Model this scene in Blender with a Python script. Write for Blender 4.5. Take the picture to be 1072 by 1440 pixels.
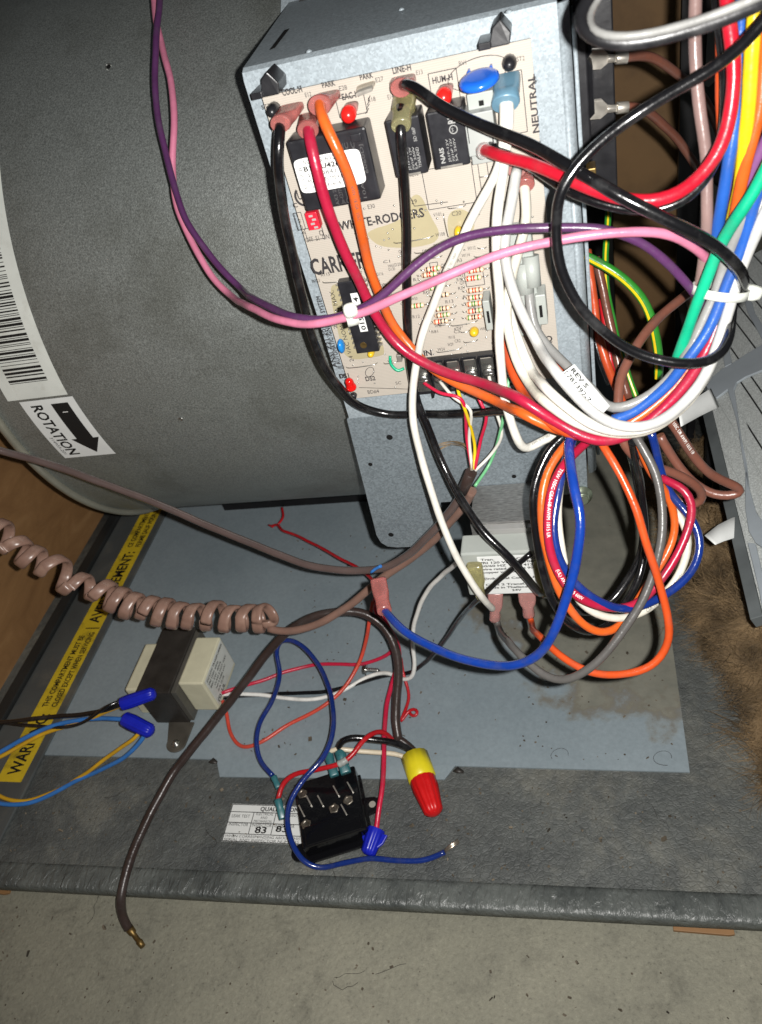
import bpy, bmesh, math, random
import numpy as np
from mathutils import Matrix, Vector

# ------------------------------------------------------------------ clear
for o in list(bpy.data.objects):
    bpy.data.objects.remove(o)
scene = bpy.context.scene
COL = scene.collection
random.seed(7)
RNG = np.random.default_rng(11)

# ------------------------------------------------------------------ camera
# scene axes: X runs along the furnace front, Y goes into the furnace, Z is up.
# builders work in centimetres measured from the lens, 59 cm above the concrete.
FPX, CXP, CYP = 1100.0, 536.0, 720.0
ROT = np.array([[0.96222905, -0.05958573, -0.26564037],
                [0.15376576, -0.68625723, 0.7109199],
                [-0.2246583, -0.72491417, -0.6511744]])
LENS_H = 58.9


def to_m(p):
    p = np.asarray(p, float)
    return (p + np.array([0, 0, LENS_H])) * 0.01


cam_data = bpy.data.cameras.new('camera')
cam = bpy.data.objects.new('camera', cam_data)
COL.objects.link(cam)
cam_data.sensor_fit = 'VERTICAL'
cam_data.sensor_height = 36.0
cam_data.lens = FPX / 1440.0 * 36.0
cam_data.clip_start = 0.01
cam_data.clip_end = 50.0
cam_data.dof.use_dof = True
cam_data.dof.focus_distance = 0.47
cam_data.dof.aperture_fstop = 16.0
_m = Matrix(((ROT[0][0], -ROT[0][1], -ROT[0][2], 0), (ROT[1][0], -ROT[1][1], -ROT[1][2], 0),
             (ROT[2][0], -ROT[2][1], -ROT[2][2], LENS_H * 0.01), (0, 0, 0, 1)))
cam.matrix_world = _m
scene.camera = cam

# ------------------------------------------------------------------ light: phone flash beside the lens, dim utility room
world = bpy.data.worlds.new('World')
scene.world = world
world.use_nodes = True
_bg = world.node_tree.nodes['Background']
_bg.inputs['Color'].default_value = (0.62, 0.68, 0.72, 1)
_bg.inputs['Strength'].default_value = 0.045

fl = bpy.data.lights.new('phone_flash', 'SPOT')
fl.energy = 18.0
fl.color = (1.0, 0.975, 0.94)
fl.spot_size = math.radians(150)
fl.spot_blend = 1.0
fl.shadow_soft_size = 0.0026
flo = bpy.data.objects.new('phone_flash', fl)
COL.objects.link(flo)
_fp = ROT @ np.array([1.55, -0.55, 0.0])
flo.matrix_world = Matrix.Translation(Vector(to_m(_fp))) @ _m.to_3x3().to_4x4()

scene.view_settings.view_transform = 'Standard'
scene.view_settings.look = 'None'
scene.view_settings.exposure = 0.0
scene.view_settings.gamma = 1.0
scene.view_settings.use_curve_mapping = False

# ------------------------------------------------------------------ pixel / plane helpers
YA, ZA, RC = 68.0, -27.4, 24.0        # blower housing axis (y, z) and radius
BY, ZP = 38.0, -57.0                  # circuit board plane, base pan height
BUNDLE = ([0, 100, 230, 300, 370, 430, 500, 550, 600, 640], [28, 29, 30.5, 31.5, 33, 34, 35, 36, 37, 37.6])


def ray(x, y):
    return ROT @ np.array([(x - CXP) / FPX, (y - CYP) / FPX, 1.0])


def depth_of(x, y, spec):
    r = ray(x, y)
    if not isinstance(spec, str):
        return float(spec)
    k, v = spec[0], float(spec[1:] or 0)
    if k == 'b':
        return (BY - v) / r[1]
    if k == 'p':
        return (ZP + v) / r[2]
    if k == 'x':
        return v / r[0]
    if k == 'k':
        return float(np.interp(y, *BUNDLE)) + v
    if k == 'c':
        a = r[1] ** 2 + r[2] ** 2
        b = -2 * (r[1] * YA + r[2] * ZA)
        c = YA ** 2 + ZA ** 2 - (RC + v) ** 2
        d = max(b * b - 4 * a * c, 0)
        return (-b - d ** .5) / 2 / a


def at(x, y, spec):
    return ray(x, y) * depth_of(x, y, spec)


def P(x, y, h=0.0):
    return at(x, y, 'p%g' % h)


def Bp(x, y, h=0.0):
    return at(x, y, 'b%g' % h)


def path(pts):
    ds = [depth_of(p[0], p[1], p[2]) if len(p) > 2 and p[2] is not None else None for p in pts]
    L = [0.0]
    for a, b in zip(pts, pts[1:]):
        L.append(L[-1] + math.hypot(a[0] - b[0], a[1] - b[1]))
    kl = [l for l, d in zip(L, ds) if d is not None]
    kd = [d for d in ds if d is not None]
    return [ray(p[0], p[1]) * float(np.interp(l, kl, kd)) for p, l in zip(pts, L)]


def spline(pts, step=0.3, smooth=4):
    pts = [np.asarray(p, float) for p in pts]
    if len(pts) == 2:
        n = max(2, int(np.linalg.norm(pts[1] - pts[0]) / step))
        return np.array([pts[0] + (pts[1] - pts[0]) * i / n for i in range(n + 1)])
    q = [2 * pts[0] - pts[1]] + pts + [2 * pts[-1] - pts[-2]]
    out = []
    for i in range(1, len(q) - 2):
        p0, p1, p2, p3 = q[i - 1:i + 3]
        t0 = 0
        t1 = max(np.linalg.norm(p1 - p0), 1e-3) ** .5
        t2 = t1 + max(np.linalg.norm(p2 - p1), 1e-3) ** .5
        t3 = t2 + max(np.linalg.norm(p3 - p2), 1e-3) ** .5
        n = max(2, int(np.linalg.norm(p2 - p1) / step))
        for j in range(n):
            t = t1 + (t2 - t1) * j / n
            A1 = (t1 - t) / (t1 - t0) * p0 + (t - t0) / (t1 - t0) * p1
            A2 = (t2 - t) / (t2 - t1) * p1 + (t - t1) / (t2 - t1) * p2
            A3 = (t3 - t) / (t3 - t2) * p2 + (t - t2) / (t3 - t2) * p3
            B1 = (t2 - t) / (t2 - t0) * A1 + (t - t0) / (t2 - t0) * A2
            B2 = (t3 - t) / (t3 - t1) * A2 + (t - t1) / (t3 - t1) * A3
            out.append((t2 - t) / (t2 - t1) * B1 + (t - t1) / (t2 - t1) * B2)
    out.append(pts[-1])
    out = np.array(out)
    for _ in range(smooth):
        s = out.copy()
        s[1:-1] = (out[:-2] + 2 * out[1:-1] + out[2:]) / 4
        out = s
    return out


def unit(v):
    v = np.asarray(v, float)
    n = np.linalg.norm(v)
    return v / n if n > 1e-9 else np.array([0, 0, 1.0])


# ------------------------------------------------------------------ mesh builder
class MB:
    def __init__(self):
        self.v, self.f, self.s = [], [], []

    def add(self, vs, fs, smooth=True):
        o = len(self.v)
        self.v += [np.asarray(p, float) for p in vs]
        self.f += [tuple(i + o for i in f) for f in fs]
        self.s += [smooth] * len(fs)
        return self

    def hexa(self, c):      # 8 corners: bottom ring 0-3 counter-clockwise from above, top ring 4-7
        return self.add(c, [(3, 2, 1, 0), (4, 5, 6, 7), (0, 1, 5, 4), (1, 2, 6, 5), (2, 3, 7, 6), (3, 0, 4, 7)], False)

    def box(self, x0, x1, y0, y1, z0, z1):
        return self.hexa([(x0, y0, z0), (x1, y0, z0), (x1, y1, z0), (x0, y1, z0),
                          (x0, y0, z1), (x1, y0, z1), (x1, y1, z1), (x0, y1, z1)])

    def obox(self, c, ax, ay, az, hx, hy, hz):
        c, ax, ay, az = [np.asarray(q, float) for q in (c, ax, ay, az)]
        k = [(-1, -1, -1), (1, -1, -1), (1, 1, -1), (-1, 1, -1), (-1, -1, 1), (1, -1, 1), (1, 1, 1), (-1, 1, 1)]
        return self.hexa([c + ax * hx * a + ay * hy * b + az * hz * d for a, b, d in k])

    def rings(self, rings, closed_ends=True, smooth=True):
        n = len(rings[0])
        vs = [p for r in rings for p in r]
        fs = []
        for i in range(len(rings) - 1):
            for j in range(n):
                a, b = i * n + j, i * n + (j + 1) % n
                fs.append((a, b, b + n, a + n))
        o = len(self.v)
        self.add(vs, fs, smooth)
        if closed_ends:
            self.f.append(tuple(o + j for j in reversed(range(n))))
            self.s.append(False)
            self.f.append(tuple(o + (len(rings) - 1) * n + j for j in range(n)))
            self.s.append(False)
        return self

    def tube(self, pts, r, n=10, ends=True):
        pts = np.asarray(pts, float)
        m = len(pts)
        rr = np.full(m, r) if np.isscalar(r) else np.asarray(r, float)
        T = np.gradient(pts, axis=0)
        T /= np.maximum(np.linalg.norm(T, axis=1), 1e-9)[:, None]
        u = np.cross(T[0], [0.3, 0.2, 1.0])
        u = unit(u)
        rings = []
        for i in range(m):
            u = unit(u - T[i] * np.dot(u, T[i]))
            w = np.cross(T[i], u)
            rings.append([pts[i] + rr[i] * (math.cos(2 * math.pi * j / n) * u + math.sin(2 * math.pi * j / n) * w) for j in range(n)])
        return self.rings(rings, ends)

    def lathe(self, base, axis, prof, n=20, up=(0.13, 0.7, 0.7), wob=None):
        axis = unit(axis)
        u = unit(np.cross(axis, up))
        w = np.cross(axis, u)
        base = np.asarray(base, float)
        rings = []
        for h, r in prof:
            rings.append([base + axis * h + (r * (wob(j, n, h) if wob else 1)) * (math.cos(2 * math.pi * j / n) * u + math.sin(2 * math.pi * j / n) * w) for j in range(n)])
        return self.rings(rings)

    def loft(self, secs, n=16):
        # secs: (centre, u axis, v axis, half u, half v, superellipse power)
        rings = []
        for c, u, v, a, b, p in secs:
            ring = []
            for j in range(n):
                t = 2 * math.pi * j / n
                ct, st = math.cos(t), math.sin(t)
                ring.append(np.asarray(c) + np.asarray(u) * a * math.copysign(abs(ct) ** (2 / p), ct) + np.asarray(v) * b * math.copysign(abs(st) ** (2 / p), st))
            rings.append(ring)
        return self.rings(rings)

    def prism(self, poly, d):
        n = len(poly)
        d = np.asarray(d, float)
        vs = [np.asarray(p, float) for p in poly] + [np.asarray(p, float) + d for p in poly]
        fs = [tuple(range(n)), tuple(reversed(range(n, 2 * n)))]
        fs += [(i, i + n, (i + 1) % n + n, (i + 1) % n) for i in range(n)]
        return self.add(vs, fs, False)

    def grid(self, fn, nu, nv, smooth=True):
        vs = [fn(i / nu, j / nv) for j in range(nv + 1) for i in range(nu + 1)]
        w = nu + 1
        fs = [(j * w + i, j * w + i + 1, (j + 1) * w + i + 1, (j + 1) * w + i) for j in range(nv) for i in range(nu)]
        return self.add(vs, fs, smooth)

    def build(self, name, mat, parent=None, bevel=0, base=None, fix=True):
        v = to_m(np.array(self.v))
        if parent is not None:
            org = np.array(parent['_org'])
        elif base is not None:
            org = to_m(base)
        else:
            org = np.array([(v[:, 0].min() + v[:, 0].max()) / 2, (v[:, 1].min() + v[:, 1].max()) / 2, v[:, 2].min()])
        me = bpy.data.meshes.new(name)
        me.from_pydata([tuple(p) for p in (v - org)], [], self.f)
        me.polygons.foreach_set('use_smooth', self.s)
        if fix:
            bm = bmesh.new()
            bm.from_mesh(me)
            bmesh.ops.recalc_face_normals(bm, faces=bm.faces)
            bm.to_mesh(me)
            bm.free()
        me.materials.append(mat)
        ob = bpy.data.objects.new(name, me)
        COL.objects.link(ob)
        ob['_org'] = [float(q) for q in org]
        if parent is not None:
            ob.parent = parent
        else:
            ob.location = org
        if bevel:
            md = ob.modifiers.new('bevel', 'BEVEL')
            md.width = bevel * 0.01
            md.segments = 2
            md.limit_method = 'ANGLE'
            md.angle_limit = math.radians(40)
        return ob


def tag(o, label, cat, group=None):
    o['label'] = label
    o['category'] = cat
    if group:
        o['group'] = group
    return o


def thing(name, label, cat, base, group=None):
    o = bpy.data.objects.new(name, None)
    o.empty_display_size = 0.02
    COL.objects.link(o)
    b = to_m(base)
    o.location = b
    o['_org'] = [float(q) for q in b]
    return tag(o, label, cat, group)


def structure(o):
    o['kind'] = 'structure'
    return o


# ------------------------------------------------------------------ lettering
_tc = {}


def text2d(s, bold=False):
    if (s, bold) in _tc:
        return _tc[(s, bold)]
    cu = bpy.data.curves.new('txt', 'FONT')
    cu.body = s
    cu.size = 1.0
    cu.resolution_u = 2
    if bold:
        cu.offset = 0.026
    ob = bpy.data.objects.new('txt', cu)
    COL.objects.link(ob)
    dg = bpy.context.evaluated_depsgraph_get()
    me = bpy.data.meshes.new_from_object(ob.evaluated_get(dg))
    vs = np.array([v.co[:2] for v in me.vertices]) if len(me.vertices) else np.zeros((0, 2))
    fs = [tuple(p.vertices) for p in me.polygons]
    bpy.data.objects.remove(ob)
    bpy.data.curves.remove(cu)
    bpy.data.meshes.remove(me)
    _tc[(s, bold)] = (vs, fs)
    return vs, fs


def put_text(mb, s, fn, height=None, width=None, bold=False, centre=False):
    """lettering mapped through fn(u, v); height = cap height, width = length"""
    vs, fs = text2d(s, bold)
    if not len(vs):
        return
    vs = vs.copy()
    vs[:, 0] -= vs[:, 0].min()
    k = (height or 0.3) / 0.73
    w = vs[:, 0].max()
    kx = width / w if width else k
    vs[:, 0] *= kx
    vs[:, 1] *= k
    if centre:
        vs[:, 0] -= w * kx / 2
    mb.add([fn(a, b) for a, b in vs], fs, False)


def flat(org, u, v):
    org, u, v = np.asarray(org, float), unit(u), unit(v)
    return lambda a, b: org + u * a + v * b


# ------------------------------------------------------------------ materials
def lin(c):
    return tuple(((q / 255) / 12.92 if q / 255 <= 0.04045 else ((q / 255 + 0.055) / 1.055) ** 2.4) for q in c)


def mat(name, col, rough=0.5, metal=0.0, spec=0.5, var=0.0, scale=40.0, bump=0.0, bscale=200.0, trans=0.0,
        detail=4.0, coat=0.0, sss=0.0, dirt=None, dscale=15.0, damt=0.5, stretch=None, kind='noise'):
    m = bpy.data.materials.new(name)
    m.use_nodes = True
    nt = m.node_tree
    N, L = nt.nodes, nt.links
    b = N['Principled BSDF']
    c = tuple(col) + (1,)
    b.inputs['Base Color'].default_value = c
    b.inputs['Roughness'].default_value = rough
    b.inputs['Metallic'].default_value = metal
    b.inputs['Specular IOR Level'].default_value = spec
    if trans:
        b.inputs['Transmission Weight'].default_value = trans
    if coat:
        b.inputs['Coat Weight'].default_value = coat
        b.inputs['Coat Roughness'].default_value = 0.15
    if sss:
        b.inputs['Subsurface Weight'].default_value = sss
        b.inputs['Subsurface Radius'].default_value = (0.004, 0.003, 0.002)
        b.inputs['Subsurface Scale'].default_value = 0.5
    tc = N.new('ShaderNodeTexCoord')
    src = tc.outputs['Object']
    if stretch:
        mp = N.new('ShaderNodeMapping')
        mp.inputs['Scale'].default_value = stretch
        L.new(src, mp.inputs['Vector'])
        src = mp.outputs['Vector']
    out = None
    if var:
        nz = N.new('ShaderNodeTexNoise') if kind == 'noise' else N.new('ShaderNodeTexVoronoi')
        nz.inputs['Scale'].default_value = scale
        if kind == 'noise':
            nz.inputs['Detail'].default_value = detail
        L.new(src, nz.inputs['Vector'])
        mr = N.new('ShaderNodeMapRange')
        if kind == 'noise':
            mr.inputs['From Min'].default_value = 0.3
            mr.inputs['From Max'].default_value = 0.7
            L.new(nz.outputs['Fac'], mr.inputs['Value'])
        else:
            sp = N.new('ShaderNodeSeparateColor')
            L.new(nz.outputs['Color'], sp.inputs['Color'])
            L.new(sp.outputs['Red'], mr.inputs['Value'])
        mr.inputs['To Min'].default_value = 1 - var
        mr.inputs['To Max'].default_value = 1 + var
        vm = N.new('ShaderNodeVectorMath')
        vm.operation = 'SCALE'
        vm.inputs[0].default_value = col
        L.new(mr.outputs['Result'], vm.inputs['Scale'])
        out = vm.outputs['Vector']
        rr = N.new('ShaderNodeMapRange')
        rr.inputs['To Min'].default_value = max(rough - 0.1, 0.02)
        rr.inputs['To Max'].default_value = min(rough + 0.1, 1)
        L.new(nz.outputs['Fac'] if kind == 'noise' else sp.outputs['Green'], rr.inputs['Value'])
        L.new(rr.outputs['Result'], b.inputs['Roughness'])
    if dirt:
        n2 = N.new('ShaderNodeTexNoise')
        n2.inputs['Scale'].default_value = dscale
        n2.inputs['Detail'].default_value = 8
        n2.inputs['Roughness'].default_value = 0.65
        L.new(src, n2.inputs['Vector'])
        r2 = N.new('ShaderNodeMapRange')
        r2.inputs['From Min'].default_value = 0.5
        r2.inputs['From Max'].default_value = 0.68
        r2.inputs['To Max'].default_value = damt
        L.new(n2.outputs['Fac'], r2.inputs['Value'])
        mx = N.new('ShaderNodeMix')
        mx.data_type = 'RGBA'
        L.new(r2.outputs['Result'], mx.inputs['Factor'])
        if out is not None:
            L.new(out, mx.inputs['A'])
        else:
            mx.inputs['A'].default_value = c
        mx.inputs['B'].default_value = tuple(dirt) + (1,)
        out = mx.outputs['Result']
    if out is not None:
        L.new(out, b.inputs['Base Color'])
    if bump:
        n3 = N.new('ShaderNodeTexNoise')
        n3.inputs['Scale'].default_value = bscale
        n3.inputs['Detail'].default_value = 5
        L.new(src, n3.inputs['Vector'])
        bp = N.new('ShaderNodeBump')
        bp.inputs['Strength'].default_value = bump
        bp.inputs['Distance'].default_value = 0.001
        L.new(n3.outputs['Fac'], bp.inputs['Height'])
        L.new(bp.outputs['Normal'], b.inputs['Normal'])
    return m


def pvc(name, rgb, rough=0.27):
    c = lin(rgb)
    if max(rgb) - min(rgb) > 40:
        c = tuple(q * 0.74 for q in c)
    m_ = mat('pvc_' + name, c, rough, 0, 0.45, var=0.16, scale=55, detail=8, bump=0.22, bscale=300,
             dirt=tuple(q * 0.55 + 0.035 for q in c), dscale=70, damt=0.55, coat=0.7 if rough < 0.25 else 0.0)
    return m_


M = dict(
    galv=mat('galvanised_sheet', lin((150, 160, 166)), 0.5, 0.2, 0.5, var=0.16, scale=1000, kind='voronoi', bump=0.05, bscale=500),
    galv_dark=mat('galvanised_bracket', lin((128, 138, 144)), 0.5, 0.4, 0.5, var=0.2, scale=900, kind='voronoi', bump=0.08, bscale=500),
    housing=mat('housing_steel', lin((150, 155, 152)), 0.44, 0.68, 0.5, var=0.34, scale=950, bump=0.25, bscale=1300, dirt=lin((98, 99, 90)), dscale=11, damt=0.45),
    plate=None, base=None, concrete=None,
    steel=mat('bright_steel', lin((190, 190, 186)), 0.28, 0.95, 0.5, var=0.1, scale=150),
    tin=mat('tinned_brass', lin((205, 200, 190)), 0.35, 0.8, 0.5, var=0.15, scale=200),
    oldtin=mat('old_rivet', lin((128, 122, 112)), 0.4, 0.8, 0.5, var=0.5, scale=260, dirt=lin((80, 58, 40)), dscale=160, damt=0.7),
    brass=mat('dull_brass', lin((120, 98, 58)), 0.45, 0.8, 0.5, var=0.3, scale=300),
    black=mat('black_plastic', (0.012, 0.012, 0.014), 0.34, 0, 0.5, var=0.2, scale=120, bump=0.05, bscale=400),
    relay=mat('relay_plastic', (0.016, 0.016, 0.019), 0.32, 0, 0.5, var=0.25, scale=150, bump=0.06, bscale=300),
    bakelite=mat('bakelite', (0.004, 0.004, 0.005), 0.13, 0, 0.6, bump=0.25, bscale=130),
    pcb=None,
    white=mat('white_plastic', lin((150, 153, 150)), 0.4, 0, 0.5, var=0.06, scale=60),
    nylon=mat('nylon', lin((166, 171, 166)), 0.38, 0, 0.5, var=0.05, scale=60, trans=0.15),
    label=mat('label_paper', lin((214, 216, 214)), 0.45, 0, 0.4, var=0.04, scale=60),
    label_old=mat('label_paper_old', lin((205, 208, 202)), 0.5, 0, 0.4, var=0.06, scale=60, dirt=lin((150, 145, 130)), dscale=40, damt=0.4),
    ink=mat('black_ink', (0.012, 0.012, 0.012), 0.5, 0, 0.3),
    ink_grey=mat('grey_ink', (0.07, 0.07, 0.07), 0.5, 0, 0.3),
    ink_white=mat('white_ink', (0.75, 0.75, 0.72), 0.5, 0, 0.3),
    ink_pale=mat('pale_ink', (0.3, 0.3, 0.29), 0.5, 0, 0.3),
    silk=mat('silkscreen_ink', (0.035, 0.032, 0.034), 0.5, 0, 0.3),
    yellow=mat('yellow_sticker', lin((206, 178, 42)), 0.45, 0, 0.4, var=0.08, scale=60, dirt=lin((70, 60, 30)), dscale=45, damt=0.6),
    cream=mat('cream_nylon', lin((200, 196, 170)), 0.45, 0, 0.4, var=0.07, scale=70, bump=0.2, bscale=120),
    core=mat('lamination_dark', lin((52, 49, 46)), 0.45, 0.2, 0.4, var=0.3, scale=60, bump=0.2, bscale=200),
    lam=mat('lamination_edge', lin((120, 120, 118)), 0.4, 0.5, 0.4, var=0.35, scale=30, stretch=(8, 30, 400), bump=0.2, bscale=60),
    pink=mat('pink_vinyl', lin((214, 158, 152)), 0.25, 0, 0.5, var=0.12, scale=120, trans=0.6, bump=0.2, bscale=150),
    redvinyl=mat('red_vinyl', lin((206, 128, 122)), 0.25, 0, 0.5, var=0.14, scale=120, trans=0.62, bump=0.2, bscale=150),
    redcap=mat('red_cap', lin((226, 34, 30)), 0.25, 0, 0.5, trans=0.1),
    clearyel=mat('aged_clear_vinyl', lin((214, 208, 156)), 0.2, 0, 0.5, var=0.12, scale=120, trans=0.78, bump=0.2, bscale=150),
    bluevinyl=mat('blue_vinyl', lin((110, 150, 172)), 0.3, 0, 0.5, var=0.12, scale=120, trans=0.35),
    teal=mat('teal_vinyl', lin((52, 110, 116)), 0.3, 0, 0.5, var=0.15, scale=120, trans=0.25),
    varistor=mat('blue_epoxy', lin((28, 96, 205)), 0.22, 0, 0.5, var=0.06, scale=90),
    bluecap=mat('sky_epoxy', lin((30, 120, 190)), 0.25, 0, 0.5),
    yelcap=mat('yellow_epoxy', lin((214, 176, 40)), 0.3, 0, 0.5, trans=0.1),
    resistor=mat('resistor_tan', lin((214, 184, 156)), 0.35, 0, 0.5),
    dip=mat('dip_red', lin((206, 32, 52)), 0.4, 0, 0.5),
    led=mat('led_red', lin((214, 24, 22)), 0.12, 0, 0.6, trans=0.2),
    coating=mat('aged_coating', lin((158, 149, 120)), 0.25, 0, 0.5, var=0.05, scale=60),
    nutblue=mat('wire_nut_blue', lin((22, 34, 168)), 0.3, 0, 0.5, var=0.1, scale=90),
    nutyel=mat('wire_nut_yellow', lin((222, 206, 36)), 0.35, 0, 0.5, var=0.08, scale=90),
    nutred=mat('wire_nut_red', lin((196, 22, 24)), 0.32, 0, 0.5, var=0.1, scale=90),
    tie=mat('zip_tie_nylon', lin((225, 228, 220)), 0.35, 0, 0.5, trans=0.25),
    fiber=mat('fiberglass_strand', lin((136, 114, 84)), 0.6, 0, 0.4, var=0.8, scale=45),
    fiber_d=mat('fiberglass_mat', lin((84, 66, 44)), 0.9, 0, 0.1, var=0.5, scale=60, bump=1.0, bscale=180),
    copper=mat('copper_strand', lin((196, 184, 168)), 0.3, 0.9, 0.5),
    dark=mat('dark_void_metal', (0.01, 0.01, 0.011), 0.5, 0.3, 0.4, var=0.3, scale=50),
    clear=mat('clear_tubing', lin((230, 230, 226)), 0.12, 0, 0.5, trans=0.7),
    slot=mat('slot_black', (0.006, 0.006, 0.006), 0.8, 0, 0.2),
)
WC = dict(black=(15, 15, 17), blackgloss=(22, 22, 24), bright=(226, 225, 220), glintgrey=(112, 112, 110), crimson=(176, 30, 62), red=(196, 26, 46), orange=(220, 98, 36), orange2=(208, 80, 34),
          white=(204, 202, 193), offwhite=(194, 190, 177), greywhite=(176, 176, 173), grey=(128, 128, 126), darkgrey=(80, 78, 76),
          purple=(74, 40, 78), violet=(138, 84, 140), pink=(212, 126, 154), brown=(116, 72, 58), mauve=(122, 100, 96),
          dkbrown=(54, 43, 40), taupe=(86, 72, 69), rosebrown=(134, 104, 92), blue=(20, 58, 146), royal=(22, 50, 128), sky=(62, 128, 206), azure=(40, 92, 178),
          yellow=(244, 208, 30), green=(22, 176, 132), grass=(52, 140, 48), mint=(120, 196, 140), coral=(226, 82, 62), rust=(200, 80, 42),
          scarlet=(204, 30, 40), rose=(214, 36, 72), ochre=(226, 176, 44), copperbrown=(126, 80, 66), cream=(212, 200, 176))
W = {k: pvc(k, v, 0.2 if k in ('black', 'taupe', 'royal', 'blue') else 0.36 if k == 'blackgloss' else 0.31) for k, v in WC.items()}


def ramp_nodes(nt, fac, stops):
    r = nt.nodes.new('ShaderNodeValToRGB')
    e = r.color_ramp.elements
    while len(e) < len(stops):
        e.new(0.5)
    for q, (p, c) in zip(e, stops):
        q.position = p
        q.color = tuple(c) + (1,)
    nt.links.new(fac, r.inputs['Fac'])
    return r.outputs['Color']


def noise_node(nt, vec, scale, detail=6, rough=0.6, dist=0.0):
    n = nt.nodes.new('ShaderNodeTexNoise')
    n.inputs['Scale'].default_value = scale
    n.inputs['Detail'].default_value = detail
    n.inputs['Roughness'].default_value = rough
    n.inputs['Distortion'].default_value = dist
    nt.links.new(vec, n.inputs['Vector'])
    return n.outputs['Fac']


def mixc(nt, fac, a, b, mode='MIX'):
    m = nt.nodes.new('ShaderNodeMix')
    m.data_type = 'RGBA'
    m.blend_type = mode
    for k, q in (('Factor', fac), ('A', a), ('B', b)):
        if hasattr(q, 'is_linked') or hasattr(q, 'links'):
            nt.links.new(q, m.inputs[k])
        elif k == 'Factor':
            m.inputs[k].default_value = q
        else:
            m.inputs[k].default_value = tuple(q) + (1,)
    return m.outputs['Result']


def mathn(nt, op, a, b=None):
    m = nt.nodes.new('ShaderNodeMath')
    m.operation = op
    for i, q in enumerate((a, b)):
        if q is None:
            continue
        if hasattr(q, 'links'):
            nt.links.new(q, m.inputs[i])
        else:
            m.inputs[i].default_value = q
    return m.outputs[0]


def new_mat(name):
    m = bpy.data.materials.new(name)
    m.use_nodes = True
    nt = m.node_tree
    tc = nt.nodes.new('ShaderNodeTexCoord')
    return m, nt, nt.nodes['Principled BSDF'], tc.outputs['Object']


def bump_to(nt, bsdf, h, strength, dist=0.001, prev=None):
    b = nt.nodes.new('ShaderNodeBump')
    b.inputs['Strength'].default_value = strength
    b.inputs['Distance'].default_value = dist
    nt.links.new(h, b.inputs['Height'])
    if prev is not None:
        nt.links.new(prev, b.inputs['Normal'])
    nt.links.new(b.outputs['Normal'], bsdf.inputs['Normal'])
    return b.outputs['Normal']


# concrete: pale grey-green, specks, pores, faint scratches
m, nt, bs, vec = new_mat('concrete')
c = ramp_nodes(nt, noise_node(nt, vec, 5, 8, 0.65), [(0.3, lin((120, 119, 106))), (0.55, lin((136, 134, 119))), (0.75, lin((148, 145, 129)))])
c = mixc(nt, 0.75, c, ramp_nodes(nt, noise_node(nt, vec, 34, 10, 0.78, 0.3), [(0.3, (0.5, 0.5, 0.5)), (0.48, (0.95, 0.95, 0.95)), (0.8, (1.08, 1.08, 1.06))]), 'MULTIPLY')
c = mixc(nt, 0.8, c, ramp_nodes(nt, noise_node(nt, vec, 300, 5, 0.75), [(0.29, (0.28, 0.28, 0.28)), (0.41, (0.88, 0.88, 0.88)), (0.6, (1.05, 1.05, 1.05)), (0.72, (1.45, 1.45, 1.45))]), 'MULTIPLY')
nt.links.new(c, bs.inputs['Base Color'])
bs.inputs['Roughness'].default_value = 0.75
bump_to(nt, bs, noise_node(nt, vec, 240, 6, 0.7), 0.8, 0.0015)
M['concrete'] = m

# base pan facing: dark leathery grey with dust patches
m, nt, bs, vec = new_mat('base_facing')
vo = nt.nodes.new('ShaderNodeTexVoronoi')
vo.feature = 'DISTANCE_TO_EDGE'
vo.inputs['Scale'].default_value = 210
wn = noise_node(nt, vec, 60, 3, 0.5)
vm = nt.nodes.new('ShaderNodeVectorMath')
vm.operation = 'MULTIPLY_ADD'
nt.links.new(wn, vm.inputs[0])
vm.inputs[1].default_value = (0.02, 0.02, 0.02)
nt.links.new(vec, vm.inputs[2])
nt.links.new(vm.outputs[0], vo.inputs['Vector'])
cr = nt.nodes.new('ShaderNodeMapRange')
cr.inputs['From Max'].default_value = 0.12
nt.links.new(vo.outputs['Distance'], cr.inputs['Value'])
c = ramp_nodes(nt, noise_node(nt, vec, 7, 12, 0.74, 0.4), [(0.34, lin((64, 68, 69))), (0.5, lin((88, 91, 89))), (0.68, lin((122, 121, 112)))])
c = mixc(nt, 0.5, c, ramp_nodes(nt, noise_node(nt, vec, 55, 6, 0.7), [(0.3, (0.5, 0.5, 0.5)), (0.7, (1.25, 1.25, 1.22))]), 'MULTIPLY')
nt.links.new(c, bs.inputs['Base Color'])
bs.inputs['Roughness'].default_value = 0.55
hh = mathn(nt, 'ADD', mathn(nt, 'MULTIPLY', cr.outputs['Result'], 0.13), noise_node(nt, vec, 130, 7, 0.62, 0.4))
bump_to(nt, bs, hh, 0.9, 0.002)
M['base'] = m

# crinkled glossy roll of the front lip
m, nt, bs, vec = new_mat('lip_facing')
c = ramp_nodes(nt, noise_node(nt, vec, 30, 6, 0.65), [(0.35, lin((66, 70, 69))), (0.65, lin((100, 104, 101)))])
nt.links.new(c, bs.inputs['Base Color'])
bs.inputs['Roughness'].default_value = 0.36
mp = nt.nodes.new('ShaderNodeMapping')
mp.inputs['Scale'].default_value = (1.5, 0.6, 1)
nt.links.new(vec, mp.inputs['Vector'])
bump_to(nt, bs, noise_node(nt, mp.outputs['Vector'], 150, 4, 0.55, 0.5), 0.9, 0.003)
M['lip'] = m

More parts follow.
